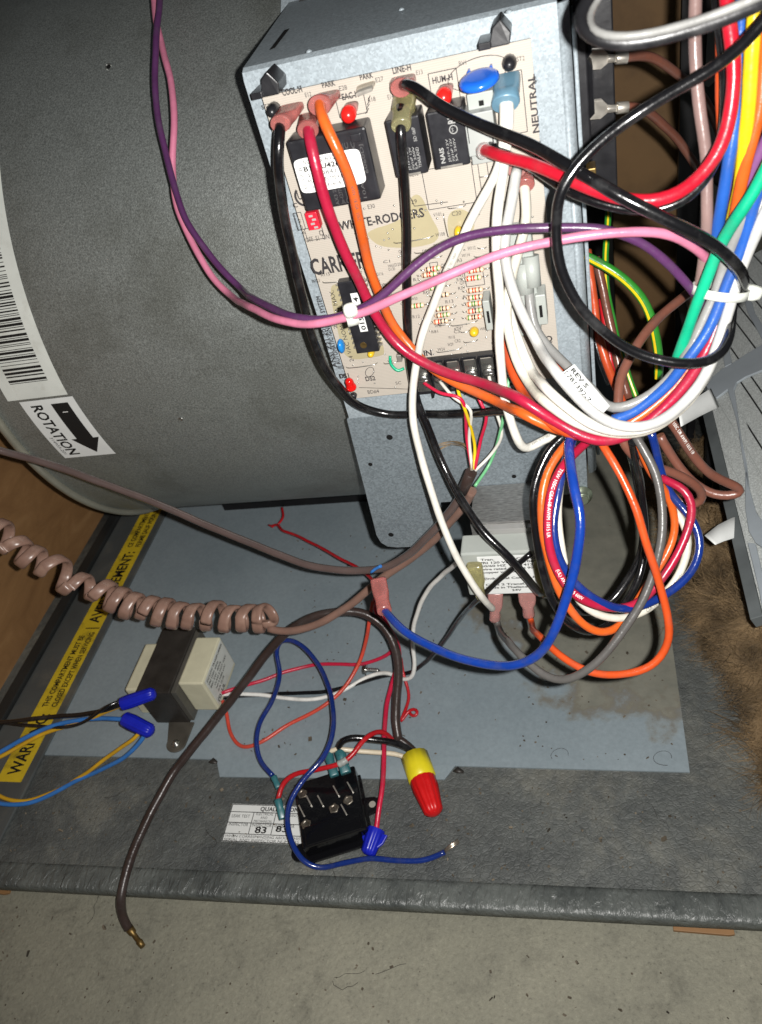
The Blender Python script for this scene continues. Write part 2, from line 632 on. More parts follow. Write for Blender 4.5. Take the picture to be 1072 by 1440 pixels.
# blue-grey painted sheet with brown water stain
m, nt, bs, vec = new_mat('painted_plate')
c = ramp_nodes(nt, noise_node(nt, vec, 6, 7, 0.6), [(0.3, lin((128, 141, 148))), (0.7, lin((148, 160, 166)))])
c = mixc(nt, 0.35, c, ramp_nodes(nt, noise_node(nt, vec, 300, 3, 0.6), [(0.3, (0.7, 0.7, 0.7)), (0.7, (1.1, 1.1, 1.1))]), 'MULTIPLY')
sx = nt.nodes.new('ShaderNodeSeparateXYZ')
nt.links.new(vec, sx.inputs[0])
# stain: blob near the back right of the sheet, ragged outline
dx = mathn(nt, 'MULTIPLY', mathn(nt, 'SUBTRACT', sx.outputs['X'], 0.275), 3.2)
dy = mathn(nt, 'MULTIPLY', mathn(nt, 'SUBTRACT', sx.outputs['Y'], 0.232), 2.7)
dd = mathn(nt, 'ADD', mathn(nt, 'MULTIPLY', dx, dx), mathn(nt, 'MULTIPLY', dy, dy))
dd = mathn(nt, 'ADD', dd, mathn(nt, 'MULTIPLY', mathn(nt, 'SUBTRACT', noise_node(nt, vec, 22, 7, 0.65), 0.5), 0.55))
mr = nt.nodes.new('ShaderNodeMapRange')
mr.inputs['From Min'].default_value = 0.30
mr.inputs['From Max'].default_value = 0.22
nt.links.new(dd, mr.inputs['Value'])
edge = nt.nodes.new('ShaderNodeMapRange')
edge.inputs['From Min'].default_value = 0.0
edge.inputs['From Max'].default_value = 0.045
nt.links.new(mathn(nt, 'ABSOLUTE', mathn(nt, 'SUBTRACT', dd, 0.245)), edge.inputs['Value'])
st = ramp_nodes(nt, noise_node(nt, vec, 34, 7, 0.7), [(0.3, lin((112, 110, 96))), (0.7, lin((140, 136, 120)))])
st = mixc(nt, edge.outputs['Result'], lin((110, 98, 78)), st)
c = mixc(nt, mathn(nt, 'MULTIPLY', mr.outputs['Result'], 0.85), c, st)
c = mixc(nt, mathn(nt, 'MULTIPLY', mathn(nt, 'GREATER_THAN', noise_node(nt, vec, 75, 5, 0.7), 0.69), mr.outputs['Result']), c, lin((70, 54, 38)))
nt.links.new(c, bs.inputs['Base Color'])
bs.inputs['Roughness'].default_value = 0.46
bs.inputs['Metallic'].default_value = 0.1
bump_to(nt, bs, noise_node(nt, vec, 500, 3, 0.6), 0.15, 0.0006)
M['plate'] = m

# plywood
m, nt, bs, vec = new_mat('plywood')
mp = nt.nodes.new('ShaderNodeMapping')
mp.inputs['Scale'].default_value = (1, 1.5, 4)
nt.links.new(vec, mp.inputs['Vector'])
c = ramp_nodes(nt, noise_node(nt, mp.outputs['Vector'], 7, 8, 0.65, 1.2), [(0.3, lin((124, 90, 56))), (0.55, lin((142, 106, 68))), (0.75, lin((158, 122, 82)))])
nt.links.new(c, bs.inputs['Base Color'])
bs.inputs['Roughness'].default_value = 0.6
bump_to(nt, bs, noise_node(nt, mp.outputs['Vector'], 30, 6, 0.6), 0.2)
M['wood'] = m

M['wood_old'] = mat('plywood_old', lin((104, 80, 52)), 0.7, 0, 0.3, var=0.15, scale=12, dirt=lin((70, 54, 36)), dscale=9, damt=0.7)

# circuit board substrate: pale tan with ghosted traces
m, nt, bs, vec = new_mat('board_substrate')
wv = nt.nodes.new('ShaderNodeTexWave')
wv.wave_type = 'BANDS'
wv.bands_direction = 'Z'
wv.inputs['Scale'].default_value = 330
wv.inputs['Distortion'].default_value = 0.6
nt.links.new(vec, wv.inputs['Vector'])
c = ramp_nodes(nt, wv.outputs['Fac'], [(0.2, lin((166, 159, 149))), (0.6, lin((175, 168, 158)))])
c = mixc(nt, 0.5, c, ramp_nodes(nt, noise_node(nt, vec, 24, 5, 0.6), [(0.3, (0.86, 0.84, 0.82)), (0.7, (1.03, 1.03, 1.02))]), 'MULTIPLY')
nt.links.new(c, bs.inputs['Base Color'])
bs.inputs['Roughness'].default_value = 0.42
M['pcb'] = m

# ================================================================== SETTING
mb = MB()
mb.grid(lambda u, v: (-150 + 250 * u, -70 + 220 * v, -LENS_H), 4, 4)
structure(mb.build('concrete_floor', M['concrete'], base=(-20, 20, -LENS_H)))

# base pan: leathery faced tray whose front edge rolls over, slightly skewed
FE = lambda x: 19.8 + (x + 48.8) * 0.0225          # y of the front edge


def base_prof(x, t):
    # t 0..1 from the back to the roll, over it and down
    y0 = FE(x)
    pts = [(95, 0), (40, 0), (y0 + 2.4, 0), (y0 + 1.9, 0.0), (y0 + 1.5, 0.03), (y0 + 1.1, 0.06), (y0 + 0.6, 0.04), (y0 + 0.25, -0.1),
           (y0 + 0.06, -0.3), (y0 + 0.1, -0.7), (y0 + 0.35, -0.95), (y0 + 0.9, -1.0), (95, -1.0)]
    return pts


xs = np.linspace(-66, 18, 120)
mb = MB()
prof = [[(x + 0, y, ZP + z) for y, z in base_prof(x, 0)] for x in xs]
mb.rings(prof)
base_pan = structure(mb.build('base_pan', M['base'], base=(-24, 50, -58.0)))
lip = MB()
wob = [0.07 * math.sin(x * 1.9) + 0.05 * math.sin(x * 4.3 + 1) for x in xs]
lip.rings([[(x, FE(x) + a, ZP + b + (w * 0.35 if b > -0.5 and a < 1.3 else 0)) for a, b in
            [(2.3, -0.06), (1.6, 0.05), (1.1, 0.09), (0.5, 0.09), (0.14, 0.05), (0.0, -0.1), (-0.02, -0.92), (0.12, -1.05), (0.9, -1.08), (0.9, -0.7), (0.9, -0.3)]]
           for x, w in zip(xs, wob)])
lip.build('rolled_lip', M['lip'], base_pan)

# blue-grey sheet resting on the base
PL = dict(x0=-52.0, x1=5.47, y0=31.5, y1=92.0)
mb = MB()
mb.box(PL['x0'], PL['x1'], PL['y0'], PL['y1'], ZP, ZP + 0.14)
plate = structure(mb.build('floor_plate', M['plate'], base=(-23, 31.5, ZP)))
mb = MB()   # bent tongue at the front of the sheet
mb.prism([(-33.2, 31.5, ZP + 0.10), (-32.4, 29.9, ZP + 0.02), (-12.9, 30.3, ZP + 0.02), (-12.1, 31.5, ZP + 0.10)], (0, 0, 0.12))
mb.build('front_tongue', M['plate'], plate)
for hx, hy in ((-18.3, 30.95), (-17.1, 30.95)):
    mb = MB()
    mb.lathe((hx, hy, ZP + 0.16), (0, 0, 1), [(0, 0.09), (0.02, 0.09), (0.02, 0.05)], 10)
    mb.build('rivet', M['steel'], plate)
for cx_, cy_ in ((-33.5, 31.2), (-11.9, 31.0)):      # rusty torn corners of the tongue
    mb = MB()
    mb.loft([((cx_ - .35, cy_, ZP + .18), (0, 1, 0), (0, 0, 1), .05, .05, 2), ((cx_, cy_ + .1, ZP + .25), (0, 1, 0), (0, 0, 1), .3, .14, 2),
             ((cx_ + .5, cy_ - .05, ZP + .2), (0, 1, 0), (0, 0, 1), .12, .06, 2)], 8)
    mb.build('torn_corner', M['core'], plate)

# side rail on the left with the warning strip
mb = MB()
mb.box(-57.2, -50.9, 22.5, 92, ZP, ZP + 0.34)
rail = tag(mb.build('side_rail', mat('rail_paint', lin((84, 88, 88)), 0.45, 0.2, 0.5, var=0.15, scale=25, dirt=lin((120, 116, 104)), dscale=20, damt=0.5), bevel=0.1, base=(-54, 57, ZP)),
           'flat grey steel side rail between plywood and blue-grey floor sheet', 'rail')
mb = MB()
mb.box(-58.6, -57.25, 22, 92, ZP + 0.02, ZP + 0.75)
mb.build('edge_flange', mat('flange_dark', lin((48, 50, 50)), 0.45, 0.3, 0.5, var=0.2, scale=30), rail, bevel=0.1)
zt = ZP + 0.34
st = thing('warning_sticker', 'long yellow warning strip with black lettering stuck on grey side rail', 'sticker', (-53.1, 46, zt))
mb = MB()
mb.box(-54.45, -51.75, 28.6, 86, zt + 0.002, zt + 0.02)
mb.build('strip', M['yellow'], st)
ink = MB()
zi = zt + 0.024
Tw = lambda s_, x_, y_, h_, w_: put_text(ink, s_, flat((x_, y_, zi), (0, 1, 0), (-1, 0, 0)), h_, w_, True)
Tw('WARNING:', -52.4, 29.3, 1.35, 6.4)
Tw('THIS COMPARTMENT MUST BE', -53.2, 36.5, .66, 8.8)
Tw('CLOSED EXCEPT WHEN SERVICING', -52.15, 36.5, .66, 9.2)
put_text(ink, '|', flat((-52.3, 46.2, zi), (0, 1, 0), (-1, 0, 0)), 1.35)
Tw('AVERTISSEMENT:', -52.4, 47.0, 1.35, 10.6)
Tw('CE COMPARTIMENT DOIT ETRE', -53.2, 58.4, .66, 9.4)
Tw('FERME SAUF POUR ENTRETIEN', -52.15, 58.4, .66, 9.4)
ink.build('lettering', M['ink'], st, fix=False)

# plywood board standing on the left, and the one at the back
mb = MB()
mb.box(-61.8, -60.3, -10, 110, -LENS_H, 5)
tag(mb.build('plywood_board', M['wood'], bevel=0.1), 'tall plywood board standing along the side rail', 'board')
mb = MB()
mb.box(3.2, 9.6, 78, 79.5, -LENS_H, 12)
tag(mb.build('plywood_board', M['wood_old'], bevel=0.1), 'brown plywood board in the gap behind the brown spade-terminal wires', 'board')

# furnace back: dark sheet with chevron louvres
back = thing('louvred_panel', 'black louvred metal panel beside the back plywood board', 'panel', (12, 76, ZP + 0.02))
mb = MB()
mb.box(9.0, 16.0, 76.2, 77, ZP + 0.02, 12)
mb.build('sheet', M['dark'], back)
gm = mat('louvre_grey', lin((86, 88, 88)), 0.5, 0.3, 0.5, var=0.2, scale=40)
for k in range(9):
    z1 = 8 - k * 6.4
    mb = MB()
    mb.prism([(10.9, 76.1, z1), (13.0, 76.1, z1 - 2.1), (13.0, 76.1, z1 - 4.2), (11.2, 76.1, z1 - 5.6), (10.9, 76.1, z1 - 5.4)], (0, -0.35, 0))
    mb.build('louvre', gm, back)
mb = MB()
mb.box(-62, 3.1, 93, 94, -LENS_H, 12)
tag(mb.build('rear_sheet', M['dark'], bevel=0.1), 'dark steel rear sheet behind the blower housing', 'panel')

# slanted ribbed panel on the right: rises to the right, its lower edge runs into the furnace
fm = mat('rib_frame_grey', lin((160, 168, 174)), 0.42, 0.2, 0.5, var=0.08, scale=30, bump=0.05)
pm = mat('pleat_grey', lin((176, 180, 178)), 0.6, 0.1, 0.4, var=0.3, scale=900, bump=0.5, bscale=900)
E0 = at(1032, 707, 'p16')
AL = math.radians(27)
ES, EN = np.array([math.cos(AL), 0, math.sin(AL)]), np.array([-math.sin(AL), 0, math.cos(AL)])
RPX = E0[0]
RO = np.array([RPX, 0, E0[2]])
YR0, YR1 = 33.4, 74.0
rp = thing('ribbed_panel', 'grey ribbed panel with slanted black slits above the fiberglass', 'panel', (RPX + 1, 50, ZP))
rq = lambda s, y, n: RO + ES * s + EN * n + np.array([0, y, 0])


def rslab(s0, s1, y0, y1, n0, n1, name, m_, bevel=0.04, lean=0.0):
    mb = MB()
    q = lambda s, y, n: rq(s + lean * (50 - y), y, n)
    mb.hexa([q(s0, y0, n0), q(s1, y0, n0), q(s1, y1, n0), q(s0, y1, n0), q(s0, y0, n1), q(s1, y0, n1), q(s1, y1, n1), q(s0, y1, n1)])
    return mb.build(name, m_, rp, bevel=bevel)


def rbar(pts, name='frame_bar', n0=-0.1, n1=0.12):
    """bar outlined on the panel plane"""
    poly = []
    for x, y in pts:
        r = ray(x, y)
        t = np.dot(RO, EN) / np.dot(r, EN)
        poly.append(r * t + EN * n0)
    mb = MB()
    mb.prism(poly, EN * (n1 - n0))
    mb.build(name, fm, rp, bevel=0.05)


rslab(0.0, 20, YR0, YR1, -1.0, -0.55, 'backing_sheet', M['slot'])
rslab(-0.75, 0.0, YR0, YR1, -1.1, -0.2, 'edge_strip', mat('edge_strip_grey', lin((96, 101, 102)), 0.5, 0.2, 0.4, var=0.2, scale=40))
rslab(0.02, 2.2, YR0 + .01, YR1 - .01, -0.56, -0.3, 'pleat', pm, 0.03)
s_ = -3.2
k = 0
while s_ < 13:
    w_ = (1.0, 1.3, .85, 1.5)[k % 4]
    ycut = min(YR1, 50 + s_ / .16) if s_ < 3.3 else YR1
    y_lo = YR0 if s_ > 0 else YR0
    if s_ + .16 * (50 - YR0) > .05:
        rslab(s_, s_ + w_ - 0.1, YR0 + .02, max(YR0 + 1, ycut), -0.54, -0.16 - .03 * (k % 2), 'pleat', pm, 0.05, .16)
    s_ += w_
    k += 1
rbar([(994, 545), (1003, 531), (1016, 520), (1029, 513), (1050, 499), (1085, 478), (1110, 464), (1110, 502), (1072, 522), (1050, 531), (1037, 539), (1033, 549), (1039, 590), (1046, 641), (1055, 690), (1064, 721), (1074, 735), (1100, 740), (1100, 775), (1075, 772), (1063, 764), (1054, 748), (1049, 718), (1049, 652), (1036, 590), (1024, 549), (1008, 561)])
rbar([(1012, 470), (1020, 466), (1030, 512), (1020, 517)], n1=.1)
rbar([(1052, 764), (1063, 765), (1078, 830), (1086, 870), (1076, 876), (1068, 830)], n1=.1)
rbar([(1035, 380), (1043, 376), (1062, 440), (1085, 477), (1075, 483), (1052, 440)], n1=.1)
for yy in (58, 70):
    mb = MB()
    mb.box(RPX + .5, RPX + 1.2, yy, yy + 1.2, ZP, E0[2] - 0.6)
    mb.build('support_leg', M['dark'], rp)

# ================================================================== BLOWER HOUSING
bh = thing('blower_housing', 'large round grey steel blower housing behind the control box', 'blower', (-24, YA, ZP + 0.2))
XL, XR = -44.6, -3.0


def cylp(x, phi, h=0.0):
    return np.array([x, YA - (RC + h) * math.cos(phi), ZA + (RC + h) * math.sin(phi)])


NC = 96
mb = MB()
ph = [math.radians(-150 + 300 * i / NC) for i in range(NC + 1)]
mb.grid(lambda u, v: cylp(XL + (XR - XL) * u, math.radians(-150 + 300 * v)), 8, NC)
mb.build('scroll_wrap', M['housing'], bh)
mb = MB()   # rolled seam along the left end
seam = [cylp(XL - 0.12, a, 0.16) for a in ph]
mb.tube(seam, 0.36, 8)
mb.build('rolled_seam', mat('seam_steel', lin((150, 148, 134)), 0.4, 0.5, 0.5, var=0.1, scale=40), bh)
mb = MB()   # end disc
for x in (XL - 0.2,):
    mb.add([(x, YA, ZA)] + [cylp(x, 2 * math.pi * i / 64) for i in range(64)], [(0, i + 1, (i + 1) % 64 + 1) for i in range(64)], False)
mb.build('end_disc', M['housing'], bh)
mb = MB()   # foot that carries the housing
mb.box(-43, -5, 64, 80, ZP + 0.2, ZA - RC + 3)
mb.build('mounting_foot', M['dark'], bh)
for (hx, hy) in ((153, 94), (255, 590)):           # two punched dimples
    c = at(hx, hy, 'c0')
    nrm = unit([0, c[1] - YA, c[2] - ZA])
    mb = MB()
    mb.lathe(c + nrm * 0.002, nrm, [(0, 0.16), (0.02, 0.15), (0.025, 0.09), (0.01, 0.05)], 12)
    mb.build('punched_dimple', M['slot'] if hy < 200 else M['steel'], bh)
    mb = MB()
    e = [c + nrm * 0.03 + 0.2 * (math.cos(q) * np.array([1, 0, 0]) + math.sin(q) * np.cross(nrm, [1, 0, 0])) for q in np.linspace(0.2, 4.2, 10)]
    mb.tube(e, 0.035, 6)
    mb.build('raised_burr', M['steel'], bh)

# labels on the housing: surface strips following the curve
def cyl_strip(name, m_, parent, x0, x1, p0, p1, h, n=24):
    mb = MB()
    mb.grid(lambda u, v: cylp(x0 + (x1 - x0) * u, p0 + (p1 - p0) * v, h), 2, n)
    return mb.build(name, m_, parent, fix=False)


def phi_of(x, y):
    p = at(x, y, 'c0')
    return math.atan2(p[2] - ZA, YA - p[1])


bl = thing('barcode_label', 'long white barcode label wrapped round the blower housing edge', 'label', cylp(-40.0, 0.3, 0.01))
pa, pb = phi_of(12, 175), phi_of(92, 555)
cyl_strip('paper', M['label_old'], bl, -42.9, -37.55, pb, pa, 0.012, 40)
bars = MB()
p = math.radians(42)
rb = random.Random(5)
while p > pb + 0.055:
    w = rb.choice([0.0022, 0.0022, 0.0045, 0.008])
    bars.grid(lambda u, v: cylp(-41.9 + (3.35) * u, p - w * v, 0.02), 1, 1)
    p -= w + rb.choice([0.003, 0.003, 0.005, 0.0085])
bars.build('barcode', M['ink'], bl, fix=False)
ink = MB()
put_text(ink, 'P/N  44MX  0122', lambda a, b: cylp(-42.75 + b, math.radians(40) - a / RC, 0.02), 0.55, 9, True)
ink.build('lettering', M['ink'], bl, fix=False)

rl = thing('rotation_label', 'white label with black arrow reading ROTATION on blower housing', 'label', cylp(-39.6, -0.1, 0.01))
q0, q1 = phi_of(60, 562), phi_of(126, 641)


def rmap(a, b, h=0.016):       # a runs down the curve in cm, b to the right in cm
    return cylp(-42.0 + b + 0.06 * a, q0 - a / RC, h)


LEN = (q0 - q1) * RC
mb = MB()
mb.grid(lambda u, v: rmap(LEN * v, 4.75 * u, 0.012), 2, 12)
mb.build('paper', M['label'], rl, fix=False)
ink = MB()
put_text(ink, 'ROTATION', lambda a, b: rmap(0.45 + a, 0.75 + b, 0.022), 1.0, LEN - 0.8, True)
put_text(ink, '314933-201', lambda a, b: rmap(3.6 + a, 0.3 + b, 0.022), 0.3, 2.0)
ink.build('lettering', M['ink'], rl, fix=False)
ink = MB()
s0, s1, s2 = 0.45, LEN * 0.66, LEN * 0.93
ink.grid(lambda u, v: rmap(s0 + (s1 - s0) * v, 2.55 + 1.5 * u, 0.02), 1, 8)
ink.grid(lambda u, v: rmap(s1 + (s2 - s1) * v, 3.3 + (u - .5) * 2.5 * (1 - v * .98), 0.02), 2, 8)
ink.build('arrow', M['ink'], rl, fix=False)
ink = MB()
put_text(ink, '1', lambda a, b: rmap(1.25 + a, 3.1 + b, 0.028), 0.5)
ink.build('arrow_mark', M['ink_white'], rl, fix=False)

# ================================================================== CONTROL BOX
cb = thing('control_box', 'galvanised steel control box holding the circuit board', 'control box', (-7.5, 39.4, -39.3))
BXL, BXR, BZT, BYF = -14.75, -0.35, -7.35, 39.0
mb = MB()
r_ = 0.45
fr = [(BYF, -27.5), (BYF, BZT - r_), (BYF + 0.13, BZT - 0.14), (BYF + r_, BZT), (54.2, BZT + 0.1)]
frb = [(a + (0.2 if i < 2 else 0.17), b - (0.17 if i > 1 else 0)) for i, (a, b) in enumerate(fr)]
ring = fr + frb[::-1]


def xleft(y):
    return BXL - max(0, y - 40) * 0.10


mb.rings([[(xleft(y), y, z) for y, z in ring], [(BXR, y, z) for y, z in ring]], True, False)
mb.build('front_and_top', M['galv'], cb)
mb = MB()      # right side wall with rounded bright fold
mb.rings([[(BXR + a, BYF + b, z) for a, b in [(0, 0), (0.25, 0.06), (0.45, 0.28), (0.5, 0.6), (0.5, 15), (0.32, 15), (0.32, 0.6), (0.28, 0.38), (0.1, 0.2), (0, 0.2)]] for z in (-33.5, BZT - 0.2)], True, True)
mb.build('side_wall', M['galv'], cb)
mb = MB()      # second fold strip behind it
mb.box(BXR + 0.55, BXR + 0.75, BYF + 1.1, BYF + 3.2, -33, BZT - 1)
mb.build('side_flange', M['galv'], cb, bevel=0.06)
mb = MB()      # mounting tongue below the board
mb.prism([(-15.45, BYF, -38.0), (-15.3, BYF, -38.75), (-14.9, BYF, -39.2), (-14.2, BYF, -39.35), (-12.9, BYF, -39.35), (-10.9, BYF, -37.4), (-10.2, BYF, -35.2),
          (-0.5, BYF, -35.2), (-0.35, BYF, -27.5), (-14.8, BYF, -27.5), (-14.95, BYF, -27.6)], (0, 0.17, 0))
tg = mb.build('mounting_tongue', M['galv_dark'], cb, bevel=0.04)
for hx, hy, rr in ((548, 615, 0.21), (521, 653, 0.15), (550, 752, 0.2), (723, 670, 0.15), (609, 610, 0.12)):
    c = at(hx, hy, 'b-0.97')
    mb = MB()
    mb.lathe(c, (0, -1, 0), [(0, rr), (0.012, rr * 0.98)], 14)
    mb.build('punched_hole', M['slot'], tg)
# slot and pips in the top face, screw tab on the housing
ztop = BZT + 0.06
mb = MB()
mb.prism([at(382, 78, 'b%g' % -3.4) * [1, 1, 0] + [0, 0, ztop + .06], at(389, 76, 'b%g' % -3.6) * [1, 1, 0] + [0, 0, ztop + .06],
          at(411, 54, 'b%g' % -7.5) * [1, 1, 0] + [0, 0, ztop + .075], at(404, 55, 'b%g' % -7.4) * [1, 1, 0] + [0, 0, ztop + .075]], (0, 0, 0.02))
mb.build('slot', M['slot'], cb)
for px_, py_ in ((435, 74), (565, 15), (716, 18)):
    r0 = ray(px_, py_)
    c = r0 * (ztop / r0[2])
    mb = MB()
    mb.lathe(c + [0, 0, .03], (0, 0, 1), [(0, 0.16), (0.05, 0.13), (0.1, 0.05)], 10)
    mb.build('pressed_pip', M['galv'], cb)
c = at(430, 14, 'c0.25')
mb = MB()
nrm = unit([0, c[1] - YA, c[2] - ZA])
tz = np.cross([1, 0, 0], nrm)
mb.obox(c, (1, 0, 0), tz, nrm, 1.6, 1.7, 0.12)
tab = mb.build('screw_tab', M['galv'], cb, bevel=0.04)
mb = MB()
mb.lathe(c + nrm * 0.12, nrm, [(0, 0.55), (0.08, 0.55), (0.12, 0.42), (0.36, 0.4), (0.42, 0.33)], 6)
mb.lathe(c + nrm * 0.1, nrm, [(0, 0.62), (0.07, 0.6)], 18)
mb.build('hex_screw', M['steel'], tab)

# black limit switch on the side of the box with two spade tabs
ls = thing('side_switch', 'black plastic switch with silver tabs on the side of the control box', 'switch', (1.0, 41, -15))
mb = MB()
mb.box(0.3, 0.8, 40.6, 44.5, -14.6, -6.6)
mb.build('body', M['black'], ls, bevel=0.08)
for zc in (-9.0, -11.6):
    mb = MB()
    mb.prism([(0.8, 40.7, zc + 1.3), (1.02, 40.4, zc + 1.0), (1.02, 40.4, zc - 1.0), (0.8, 40.7, zc - 1.3)], (0, 2.4, 0))
    mb.build('terminal_tower', M['black'], ls, bevel=0.06)
mb = MB()
mb.box(0.5, 0.95, 39.9, 40.9, -16.0, -14.9)
mb.build('bracket_clip', M['brass'], ls, bevel=0.05)
mb = MB()
mb.box(0.8, 2.1, 43.6, 44.5, -18, -6)
mb.build('cover_edge', M['black'], ls, bevel=0.08)
# ================================================================== CIRCUIT BOARD
bd = thing('circuit_board', 'tan furnace control circuit board with black relays and printed lettering', 'circuit board', (-7.6, 38.1, -25.4))
mb = MB()
mb.box(-13.75, -1.5, BY, BY + 0.16, -25.4, -8.4)
mb.build('substrate', M['pcb'], bd)


def bx(px0, py0, px1, py1, h, h0=0.0):
    """board-aligned box: front face corners by pixel at height h above the board"""
    a, b = Bp(px0, py0, h), Bp(px1, py1, h)
    return min(a[0], b[0]), max(a[0], b[0]), BY - h, BY - h0 - 0.002, min(a[2], b[2]), max(a[2], b[2])


def bpart(name, m_, px0, py0, px1, py1, h, h0=0.0, bevel=0.04, parent=None):
    mb = MB()
    mb.box(*bx(px0, py0, px1, py1, h, h0))
    return mb.build(name, m_, parent or bd, bevel=bevel)


# standoffs through to the box
for sx, sz in ((-13.2, -9.0), (-2.2, -9.0), (-13.2, -24.8), (-2.2, -24.8)):
    mb = MB()
    mb.lathe((sx, BYF, sz), (0, -1, 0), [(0, 0.3), (BYF - BY - 0.17, 0.3)], 12)
    mb.build('standoff', M['black'], bd)
for px_, py_ in ((387, 152), (717, 86)):
    c = Bp(px_, py_)
    mb = MB()
    mb.lathe(c - [0, 0.002, 0], (0, -1, 0), [(0, 0.3), (0.35, 0.32), (0.55, 0.27), (0.75, 0.18), (0.8, 0.05)], 12)
    mb.build('standoff_barb', M['black'], bd)
for px_, py_ in ((383, 118), (706, 60)):      # corner clips on the top edge
    c = Bp(px_, py_)
    mb = MB()
    x, z = c[0], -8.35
    mb.prism([(x - 0.55, BY - 0.5, z + 0.02), (x + 0.35, BY - 0.5, z + 0.02), (x + 0.45, BY - 0.45, z + 0.45), (x + 0.05, BY - 0.45, z + 1.0), (x - 0.3, BY - 0.45, z + 0.75)], (0, 1.48, 0))
    mb.box(x - 0.95, x - 0.4, BY - 0.62, BY + 0.9, z + 0.02, z + 0.3)
    mb.build('edge_clip', M['black'], bd, bevel=0.05)

# aged coating patches
def blob(pts, name='coating_patch'):
    for _ in range(3):
        pts = [q for a, b in zip(pts, pts[1:] + pts[:1]) for q in ((a[0] * .75 + b[0] * .25, a[1] * .75 + b[1] * .25), (a[0] * .25 + b[0] * .75, a[1] * .25 + b[1] * .75))]
    poly = [Bp(x, y, 0.004) for x, y in pts]
    mb = MB()
    mb.prism(poly, (0, 0.003, 0))
    mb.build(name, M['coating'], bd)


blob([(577, 276), (592, 272), (606, 305), (619, 326), (614, 341), (590, 347), (566, 349), (535, 347), (520, 336), (515, 325), (560, 312), (576, 296)])
blob([(627, 298), (656, 292), (672, 318), (650, 345), (633, 345)])
blob([(462, 404), (475, 398), (500, 400), (520, 440), (545, 497), (530, 502), (486, 508), (476, 470)])

# big relay block with the white code label
x0, x1, y0, y1, z0, z1 = -12.75, -8.95, 36.5, BY - 0.002, -13.4, -10.1
mb = MB()
mb.box(x0, x1, y0, y1, z0, z1)
rl_ = mb.build('power_relay', M['relay'], bd, bevel=0.12)
mb = MB()
mb.box(x1 - 0.75, x1 - 0.25, y0 - 0.1, y0 + 0.02, z1 - 0.55, z1 - 0.2)
mb.build('moulded_boss', M['relay'], rl_, bevel=0.04)
yl = y0 - 0.012
mb = MB()
mb.loft([((-11.05, yl + 0.008, -11.72), (1, 0, 0), (0, 0, 1), 1.62, 0.8, 9), ((-11.05, yl, -11.72), (1, 0, 0), (0, 0, 1), 1.62, 0.8, 9)], 40)
mb.build('code_label', M['label'], rl_)
ink = MB()
fy = yl - 0.004
for s, x, z, h, w, bo in (('50A55-612', -12.2, -11.2, .2, 1.6, 0), ('B183U426', -12.25, -11.52, .24, 1.75, 1), ('150-0842', -12.1, -11.8, .2, 1.4, 0),
                          ('MADE IN MEXICO', -12.2, -12.08, .18, 2.05, 0), ('156-8316-4', -12.05, -12.36, .18, 1.4, 0)):
    put_text(ink, s, flat((x, fy, z), (1, 0, 0), (0, 0, 1)), h, w, bool(bo))
put_text(ink, 'U-17-B', flat((-12.35, fy, -12.3), (0, 0, 1), (-1, 0, 0)), .16, 1.0)
ink.build('lettering', M['ink'], rl_, fix=False)
ink = MB()
for k, (s, x) in enumerate((('10A277V AC', -9.25), ('10A 277V  AC', -9.55), ('6060DJ', -8.9))):
    put_text(ink, s, flat((x - .35, y0 - 0.006, -13.2 if k < 2 else -12.1), (0, 0, 1), (-1, 0, 0)), .17, 2.6 if k < 2 else 1.3)
for k, s in enumerate(('Claromat', 'Jo-1277-09', 'AX3 240')):
    put_text(ink, s, flat((-10.45 - 0.27 * k, y0 - 0.006, -13.3), (0, 0, 1), (-1, 0, 0)), .18, 1.0)
ink.box(x0 + 2.6, x0 + 2.62, y0 - 0.006, y0 - 0.003, -13.2, -10.6)
ink.build('moulded_text', M['ink_grey'], rl_, fix=False)

